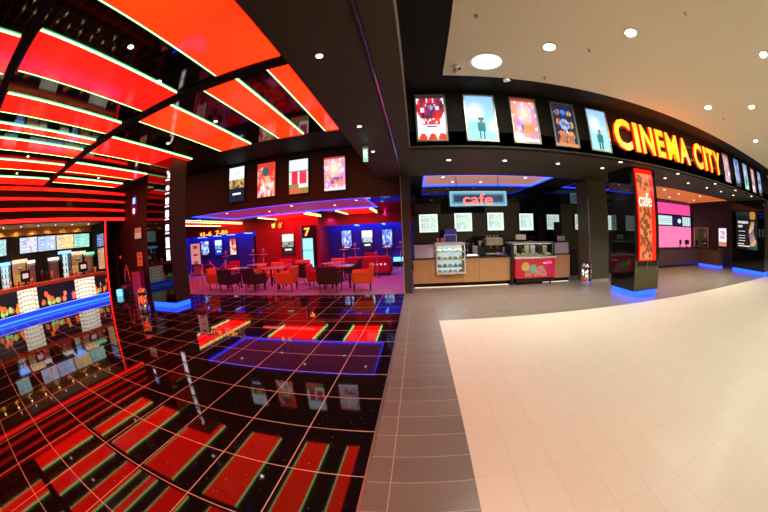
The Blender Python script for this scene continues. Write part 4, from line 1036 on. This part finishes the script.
# back counter + machines
tag(B((-13.3, 2, 0)).box(-13.64, -13.0, -6.9, 7.0, 0, .92, 'black_metal').box(-13.64, -12.97, -6.9, 7.0, .92, .95, 'dark_top').build('back_counter'), 'dark back counter along the wall of the popcorn bar', 'counter')
M['head_warm'] = glow('head_warm', (1., .7, .45), 1.); M['head_white'] = glow('head_white', (.8, .95, .9), .9); M['till_glow'] = glow('till_glow', (.7, .75, .85), .6); M['head_green'] = glow('head_green', (.2, .8, .5), 1.1)
M['popcorn'] = pbr('popcorn', (.85, .62, .2), .7, emit=(.9, .55, .15), es=.5, scale=60, var=.4)  # emission makes the popcorn look lit from within the machine
BZ = .95
def cooler(label, y0, y1, zt):
    t = thing('drinks_cooler', label, 'fridge', (-13.3, (y0+y1)/2, BZ)); x0, x1 = -13.6, -13.05
    B(t).box(x0, x1, y0, y0+.03, BZ, zt-.11, 'black_metal').box(x0, x1, y1-.03, y1, BZ, zt-.11, 'black_metal').box(x0, x0+.03, y0+.03, y1-.03, BZ, zt-.11, 'white_paint').box(x0, x1, y0, y1, BZ, BZ+.05, 'black_metal').build('body', t)
    B(t).box(x0, x1, y0, y1, zt-.11, zt, 'head_blue').build('header', t)
    for q in (.3, .55, .78):
        z = BZ + (zt-.16-BZ)*q; B(t).box(x0+.03, x1-.06, y0+.03, y1-.03, z, z+.012, 'white_paint').build('shelf', t)
    B(t).box(x1-.012, x1, y0+.03, y1-.03, BZ+.05, zt-.16, 'clear').build('door', t)
    B(t).box(x0+.035, x0+.05, y0+.04, y1-.04, BZ+.05, zt-.17, 'head_white').build('lit_back', t)
    i = 0
    for z in [BZ+.05] + [BZ + (zt-.16-BZ)*q + .012 for q in (.3, .55, .78)]:
        for yy in (y0+.1, (y0+y1)/2, y1-.1):
            m = ['red_fabric', 'blue_wall', 'exit_green_paint', 'orange_fabric'][i % 4]; i += 1
            hh = min(.17, zt-.165-z)
            bt = B((-13.2, yy, z)).lathe(-13.2, yy, [(.03, z+.001), (.03, z+hh*.6), (.012, z+hh*.8), (.012, z+hh*.97)], m, 10).build('drink_bottle')
            tag(bt, f'{["red", "blue", "green", "orange"][(i-1) % 4]} bottle in the cooler {"nearer the frame edge" if y0 < 3 else "amid the bar"}, {["lowest","second","third","top"][(i-1)//3]} shelf, {["near side","centre","far side"][(i-1) % 3]}', 'bottle', 'bottles in the drinks coolers')
cooler('blue headed drinks cooler near the frame edge of the popcorn bar', 1.55, 2.12, 1.95)
cooler('blue headed drinks cooler between cream machines amid the bar', 4.98, 5.55, 2.1)
def warmer(label, y0, y1, zt, head):
    t = thing('popcorn_machine', label, 'popcorn machine', (-13.3, (y0+y1)/2, BZ)); x0, x1 = -13.58, -13.08
    B(t).box(x0, x1, y0, y1, BZ, BZ+.2, 'cream', .01).build('base', t)
    for yy in (y0, y1-.03):
        B(t).box(x1-.03, x1, yy, yy+.03, BZ+.2, zt-.12, 'cream').build('post', t)
    B(t).box(x0, x0+.03, y0, y1, BZ+.2, zt-.12, 'cream').build('back_panel', t)
    B(t).box(x0, x1+.02, y0-.01, y1+.01, zt-.12, zt, head, .01).build('header', t)
    B(t).box(x0+.04, x1-.04, y0+.04, y1-.04, BZ+.2, BZ+.5, 'popcorn', .05).build('popcorn', t)
    B(t).box(x1-.012, x1-.004, y0+.03, y1-.03, BZ+.2, zt-.12, 'clear').build('glass', t)
    B(t).lathe(-13.33, (y0+y1)/2, [(.1, zt-.42), (.12, zt-.3), (.08, zt-.26)], 'chrome', 16).build('kettle', t)
warmer('cream popcorn machine near the frame edge of the bar', 2.3, 3.05, 1.98, 'head_warm')
warmer('cream popcorn machine under the orange menu screen', 5.7, 6.4, 2.02, 'head_warm')
def dispenser(label, y0, y1, zt, head):
    t = thing('drinks_dispenser', label, 'drinks machine', (-13.3, (y0+y1)/2, BZ)); x0, x1 = -13.58, -13.1
    B(t).box(x0, x1-.14, y0, y1, BZ, zt-.11, 'silver', .01).build('body', t)
    B(t).box(x0, x1, y0, y1, zt-.11, zt, head, .01).build('header', t); hd = t.children[-1]
    B(t).box(x1-.14, x1, y0, y1, BZ, BZ+.06, 'black_metal').build('drip_tray', t)
    for k in range(3):
        yy = y0+(y1-y0)*(k+.5)/3; B(t).cyl(x1-.07, yy, zt-.26, zt-.14, .02, 'chrome', seg=10).build('tap', hd)
dispenser('small drinks dispenser beside the cream popcorn machine near the frame edge', 3.12, 3.5, 1.9, 'head_white')
dispenser('white headed drinks dispenser beside the blue headed cooler', 4.35, 4.85, 1.9, 'head_white')
dispenser('green headed drinks dispenser near the end wall of the bar', 6.5, 6.95, 1.95, 'head_green')
def till(label, y0, y1):
    t = thing('till', label, 'till', (-12.4, (y0+y1)/2, 1.1)); yc = (y0+y1)/2
    B(t).box(-12.5, -12.42, y0, y1, 1.2, 1.58, 'black_metal', .01).build('monitor', t)
    B(t).box(-12.419, -12.414, yc-.15, yc+.15, 1.32, 1.48, 'till_glow').build('customer_display', t)
    B(t).box(-12.52, -12.4, yc-.05, yc+.05, 1.1, 1.2, 'black_metal').box(-12.6, -12.34, yc-.15, yc+.15, 1.1, 1.13, 'black_metal').build('stand', t)
till('dark till with small white display on the popcorn bar, nearer the frame edge', 2.5, 3.0)
till('dark till with small white display on the bar near its far end', 5.65, 6.15)
for k, (y, m, h) in enumerate(((1.9, 'white_paint', .2), (2.35, 'red_fabric', .16), (3.05, 'pink_plastic', .16), (3.6, 'brown_fabric', .4), (3.85, 'black_metal', .34), (4.1, 'oak', .3), (5.1, 'red_fabric', .2), (5.4, 'pink_plastic', .16), (6.5, 'cream', .22))):
    b = B((-12.3, y, 1.1)).lathe(-12.3, y, [(.05, 1.101), (.075, 1.1+h), (.072, 1.1+h)], m, 14)
    tag(b.build('paper_cup'), f'{dict(white_paint="white", red_fabric="red", pink_plastic="pink", brown_fabric="dark brown", black_metal="black", oak="tan", cream="cream")[m]} cup on the popcorn bar top, {(ordn+["eighth","ninth"])[k]} from the frame edge', 'cup', 'cups on the popcorn bar')

# niche wall pictures near the bar end
NY = 8.2
t = thing('round_wall_sign', 'oval violet wall sign with pale emblem below the red ceiling', 'sign', (-11.1, NY, 3.15))
b = B(t)
g = bmesh.ops.create_cone(b.bm, cap_ends=True, segments=28, radius1=.26, radius2=.26, depth=.04)['verts']
for v in g: v.co = Vector((v.co.x, v.co.z-.02, v.co.y*1.75)) + Vector((0, 0, .47))
b._fin(g, 'purple_plastic'); b.build('board', t)
B(t).box(-11.16, -11.04, NY-.06, NY-.04, 3.3, 3.5, 'white_text', .02).build('emblem', t)
B(t).box(-11.18, -11.02, NY-.06, NY-.04, 3.7, 3.95, 'head_blue', .03).build('emblem', t)
poster('wall_poster', 'small red and cream notice on the brown wall between bar and column', 'poster', -11.05, -10.5, 2.25, 2.68, NY, lambda u, v: (.75, .12, .1) if v < .45 else ((.85, .45, .25) if int(v*14) % 3 else (.4, .15, .1)), None, 'black_metal', 10, 14, 'art_dim', .015)
poster('wall_poster', 'tall red lit poster on the brown wall beside the glass column', 'poster', -10.95, -10.5, 1.15, 1.7, NY, lambda u, v: (.8, .06, .02) if not (.25 < u < .75 and int(v*9) % 3 == 1) else (.25, .02, .01), None, 'black_metal', 10, 14, 'art_dim', .015)
# egg chair-like ride and lit box by the niche wall
t = thing('arched_chair', 'pink arched back chair with purple seat by the brown wall', 'chair', (-11.4, 7.75, 0))
pts = [(-11.62+.44*k/10, 7.8, .35+.85*math.sin(PI*(.08+.84*k/10))) for k in range(11)]
B(t).tube(pts, .035, 'pink_plastic').build('arched_frame', t)
B(t).box(-11.65, -11.15, 7.5, 7.85, .3, .45, 'purple_plastic', .05).build('seat', t)
for xx in (-11.6, -11.2):
    for yy in (7.55, 7.8): B(t).cyl(xx, yy, 0, .31, .02, 'black_metal', seg=8).build('leg', t)
tag(B((-12.0, 7.6, 0)).box(-12.12, -11.85, 7.5, 7.75, .0, .26, 'cyan_glow', .01).build('light_box'), 'small glowing cyan box on the floor past the bar end', 'light box')
tag(B((-10.6, 7.9, 0)).box(-10.95, -10.3, 7.75, 8.0, 0, .95, 'magenta_plastic', .02).build('display_bin'), 'purple floor box under the tall red lit poster', 'box')

# totem stand beside the lounge
t = thing('poster_stand', 'pink lit poster totem with silver legs beside the glass column', 'display stand', (-8.4, 9.55, 0))
B(t).box(-8.75, -8.15, 9.5, 9.56, .98, 1.85, 'black_metal').build('frame', t)
rounded_grid('display', t, (-8.72, 9.495, 1.82), (.54, 0, 0), (0, 0, -.8), 14, 20, lambda u, v: (.85, .3, .3) if not (.25 < u < .75 and int(v*8) % 3 == 1) else (.35, .03, .06), 'art_dim', t.location)
B(t).box(-8.72, -8.18, 9.45, 9.75, .55, .62, 'purple_plastic').box(-8.72, -8.18, 9.6, 9.64, .62, .98, 'pink_plastic').build('shelf', t)
for xx in (-8.74, -8.16): 
    for yy in (9.47, 9.73): B(t).cyl(xx, yy, 0, 1.0 if yy < 9.6 else .6, .018, 'chrome', seg=8).build('leg', t)

# exit sign hanging from soffit
t = thing('exit_sign', 'small green and white exit sign hanging from the soffit beside the track', 'sign', (-.85, 5.5, 3.1))
B(t).box(-.9, -.81, 5.46, 5.48, 3.03, 3.28, 'exit_green').build('panel', t)
B(t).box(-.91, -.8, 5.45, 5.49, 3.28, 3.33, 'white_paint').box(-.87, -.84, 5.46, 5.48, 3.33, ZS, 'silver').build('mount', t)
B(t).prism([(-.89, 3.2), (-.86, 3.25), (-.82, 3.19), (-.84, 3.17), (-.825, 3.1), (-.87, 3.13)], 'Y', 5.45, 5.459, 'white_text').build('running_figure', t)

# ceiling cameras, sprinklers, speaker dots
def dome_cam(label, x, y, z):
    t = thing('security_camera', label, 'camera', (x, y, z))
    B(t).cyl(x, y, z-.03, z-.001, .05, 'white_paint', seg=16).build('mount', t)
    B(t).tube([(x, y, z-.03), (x, y, z-.07)], .015, 'white_paint').tube([(x-.02, y+.05, z-.08), (x+.05, y-.08, z-.11)], .035, 'white_paint', 12).build('body', t)
    B(t).ball((x+.055, y-.09, z-.112), .025, 'black_metal').build('lens', t)
dome_cam('white ceiling camera beside the corner of the beige ceiling', .83, 4.68, ZC-.03)
dome_cam('white ceiling camera at the ceiling edge past the big round lamp', 1.8, 4.95, ZC-.03)
for k, (x, y) in enumerate(((.96, 3.2), (2.9, 3.55), (3.7, 1.69), (7.85, 3.84), (2.55, 4.8))):
    t = thing('sprinkler', f'tiny grey sprinkler in the beige ceiling, {ordn[k]} from the ceiling corner', 'sprinkler', (x, y, ZC-.03), group='sprinklers in the beige ceiling')
    B(t).cyl(x, y, ZC-.04, ZC-.031, .03, 'silver', seg=12).build('collar', t); B(t).cyl(x, y, ZC-.08, ZC-.04, .008, 'silver', seg=8).cyl(x, y, ZC-.084, ZC-.08, .02, 'silver', seg=10).build('head', t)

# ================================================================== LOUNGE FURNITURE
def chair_proto(fab, label):
    t = thing('tub_chair', label, 'chair')
    fb = fab
    B().box(-.3, .3, -.3, .26, .28, .46, fb, .04).build('seat', t)
    b = B().box(-.33, .33, .2, .33, .26, .82, fb, .045)
    for v in b.bm.verts:
        if v.co.z > .6: v.co.y += .05
    b.build('backrest', t)
    for s in (-1, 1): B().box(min(s*.26, s*.35), max(s*.26, s*.35), -.3, .24, .26, .63, fb, .04).build('armrest', t)
    for sx in (-1, 1):
        for s2 in (-1, 1): B().cyl(sx*.27, s2*.25, 0, .28, .016, 'dark_wood', .024, seg=8).build('leg', t)
    return t
pO = chair_proto('orange_fabric', ''); pD = chair_proto('brown_fabric', ''); pR = chair_proto('red_fabric', '')
used = {}
CG = 'armchairs in the lounge'
def chair(p, x, y, deg, label):
    o = p if not used.get(p.name) else copy_tree(p); used[p.name] = 1
    o.location = (x, y, 0); o.rotation_euler = (0, 0, math.radians(deg)); o['label'] = label; o['group'] = CG
# rotation 0: back towards +y (faces -y, towards camera). 180: back towards camera. 90 -> back towards -x; -90 -> back +x
chair(pO, -1.72, 9.32, -80, 'bright orange armchair seen side on, nearest the black post')
chair(pD, -2.72, 9.25, 175, 'dark brown armchair with its back to us, beside the bright orange one near the post')
chair(pR, -3.35, 9.95, 95, 'red armchair at the middle table, side on behind the dark brown chair')
chair(pD, -4.15, 10.9, 170, 'dark chair standing beneath the glowing number seven door')
chair(pO, -3.3, 12.1, -10, 'orange armchair facing us between the cyan door and the middle table')
chair(pO, -4.35, 9.5, -85, 'orange armchair side on, right before the red wall poster')
chair(pD, -5.6, 9.45, 160, 'dark brown armchair with back turned in the cluster under the red wall')
chair(pD, -6.72, 9.4, 180, 'dark brown armchair with back turned between two orange ones')
chair(pO, -7.55, 9.75, 95, 'orange armchair closest to the pink poster totem')
chair(pO, -6.1, 10.4, -90, 'orange armchair side on behind the dark pair')
chair(pO, -5.75, 11.25, -15, 'orange armchair in the second row under the red wall')
chair(pO, -4.75, 12.0, 10, 'orange armchair facing us in front of the wall poster')
chair(pD, -2.55, 11.9, -85, 'brown armchair side on before the big red sofa')
chair(pR, -9.2, 13.2, 0, 'red armchair far back before the blue corner wall')
chair(pD, -9.9, 12.4, 90, 'dark armchair far back behind the silver posts')
chair(pR, -6.0, 12.8, 0, 'red armchair far back against the red wall')
chair(pR, -2.35, 15.4, 0, 'magenta lit armchair behind the big red sofa')
def table(x, y, label, r=.36):
    t = thing('cafe_table', label, 'table', (x, y, 0), group='square lounge tables')
    B().box(-r, r, -r, r, .7, .735, 'table_top', .01).build('tabletop', t)
    for sx in (-1, 1):
        for s2 in (-1, 1): B().box(sx*(r-.06)-.025, sx*(r-.06)+.025, s2*(r-.06)-.025, s2*(r-.06)+.025, 0, .7, 'dark_wood').build('leg', t)
table(-2.5, 10.05, 'square table between the bright orange and dark brown chairs near the post')
table(-5.1, 10.1, 'square table between the orange and dark chairs below the red wall')
table(-6.9, 10.35, 'square table beside the orange chair near the pink totem')
table(-3.2, 11.3, 'square table with pink sheen before the big red sofa')
table(-6.9, 12.0, 'square table set furthest in near the red wall')
t = thing('lounge_sofa', 'big red sofa with gold dots standing on the violet lounge floor', 'sofa', (-2.0, 13.1, 0))
B(t).box(-2.95, -1.15, 12.7, 12.95, .1, .82, 'red_fabric', .05).build('backrest', t)
B(t).box(-2.95, -1.15, 12.95, 13.6, .1, .45, 'red_fabric', .05).build('seat', t)
for xx in (-3.0, -1.3): B(t).box(xx, xx+.2, 12.72, 13.6, .1, .68, 'red_fabric', .05).build('armrest', t)
for xx in (-2.9, -1.2):
    for yy in (12.78, 13.5): B(t).cyl(xx, yy, 0, .11, .025, 'dark_wood', seg=8).build('foot', t)
for k in range(4): B(t).cyl(-1.85+k*.17, .48, 12.685, 12.7, .04, 'head_warm', axis='Y', seg=12).build('gold_disc', t)  # discs are no lamps; emission only makes them look bright
# rope posts
def post(x, y, h, label, ring=False):
    t = thing('rope_post', label, 'barrier post', (x, y, 0), group='chrome rope posts')
    B(t).lathe(x, y, [(.15, 0), (.15, .02), (.03, .05)], 'chrome', 20).build('base', t)
    B(t).cyl(x, y, .04, h, .018, 'chrome', seg=10).build('pole', t); B(t).ball((x, y, h+.02), .035, 'chrome').build('finial', t)
post(-1.62, 12.2, .98, 'chrome post in front of the big red sofa')
post(-7.9, 9.2, .98, 'chrome post beside the pink poster totem, nearer us')
post(-8.0, 11.0, .98, 'chrome post behind the orange chair beside the totem')
post(-9.4, 11.6, .98, 'chrome post close to the dark armchair far back')
t = thing('rope', 'thick magenta rope hanging between two chrome posts far back', 'rope', (-8.7, 11.5, .9))
B(t).tube([(-8.05-1.3*k/8, 11.03+.55*k/8, .93-.28*math.sin(PI*k/8)) for k in range(9)], .025, 'pink_plastic').build('cord', t)
# bar tables with small lamps at the blue wall
for k, (x, y) in enumerate(((-4.6, 15.2) if False else (-3.6, 14.9), (-3.1, 15.3), (-1.5, 15.5), (-.8, 15.4), (-7.6, 13.9), (-8.4, 14.2), (-10.3, 14.3))):
    w = ['beside the cyan door', 'between the posters of the blue wall', 'under the last blue wall poster', 'closest to the black post', 'under the red wall poster', 'beside the dark far door', 'before the far blue corner wall'][k]
    t = thing('bar_table', f'tall slim chrome bar table {w}', 'table', (x, y, 0), group='tall bar tables')
    B(t).lathe(x, y, [(.2, 0), (.2, .02), (.03, .04)], 'chrome', 20).build('base', t); B(t).cyl(x, y, .03, 1.05, .025, 'chrome', seg=10).build('pole', t)
    B(t).cyl(x, y, 1.05, 1.08, .24, 'table_top', seg=24).build('tabletop', t)
    tl = thing('table_lamp', f'small pinkish table lamp on the bar table {w}', 'lamp', (x, y, 1.08), group='lamps on the bar tables')
    B(tl).cyl(x, y, 1.081, 1.1, .06, 'chrome', seg=14).cyl(x, y, 1.1, 1.28, .012, 'chrome', seg=8).build('stand', tl); B(tl).cyl(x, y, 1.2, 1.36, .09, 'frost', .04, seg=14).build('lamp_shade', tl)
tag(B((-.9, 16.2, 0)).box(-1.25, -.5, 16.15, 16.29, .28, .5, 'cyan_glow', .01).box(-1.25, -.5, 16.2, 16.29, 0, .28, 'black_metal').build('light_box'), 'low cyan glowing box against the blue wall near the post', 'light box')
# blue wall washers
for k, (x, y) in enumerate(((-3.05, 15.35), (-1.65, 15.35), (-13.3, 15.35), (-12.0, 15.35), (-10.9, 15.35), (-9.6, 15.35))):
    o = B((x, y, 2.27)).box(x-.05, x+.05, y, y+.85, 2.24, 2.29, 'head_blue').build('wall_washer')
    tag(o, 'pale blue tube lamp above ' + ['the poster next to the red wall', 'the poster nearest the black post', 'the dim blue poster at the far corner', 'the pale far corner poster', 'the red and white far corner poster', 'the dark door in the far corner'][k], 'lamp', 'tube lamps over the blue walls')
    for q in (.15, .7): B((x, y, 2.27)).cyl(x, y+q, 2.29, zl, .008, 'black_metal', seg=6).build('rod', o)
# railing far right shop sign
tag(B((24, 8.3, 2.6)).box(22, 26, 8.3, 8.39, 2.4, 2.9, 'purple_plastic', .02).build('shop_sign'), 'dim purple shop sign beyond the last black column', 'sign')

# ------------------------------------------------------------------ world, view
w = bpy.data.worlds.new('world'); sc.world = w; w.use_nodes = True
w.node_tree.nodes['Background'].inputs[0].default_value = (.9, .8, .7, 1); w.node_tree.nodes['Background'].inputs[1].default_value = .02
sc.view_settings.view_transform = 'Standard'; sc.view_settings.look = 'None'; sc.view_settings.gamma = 1; sc.view_settings.exposure = 0
sc.view_settings.use_curve_mapping = False
try:
    sc.cycles.use_denoising = True; sc.cycles.max_bounces = 8; sc.cycles.glossy_bounces = 4; sc.cycles.sample_clamp_indirect = 6; sc.cycles.caustics_reflective = False
    sc.cycles.transparent_max_bounces = 8
except Exception: pass
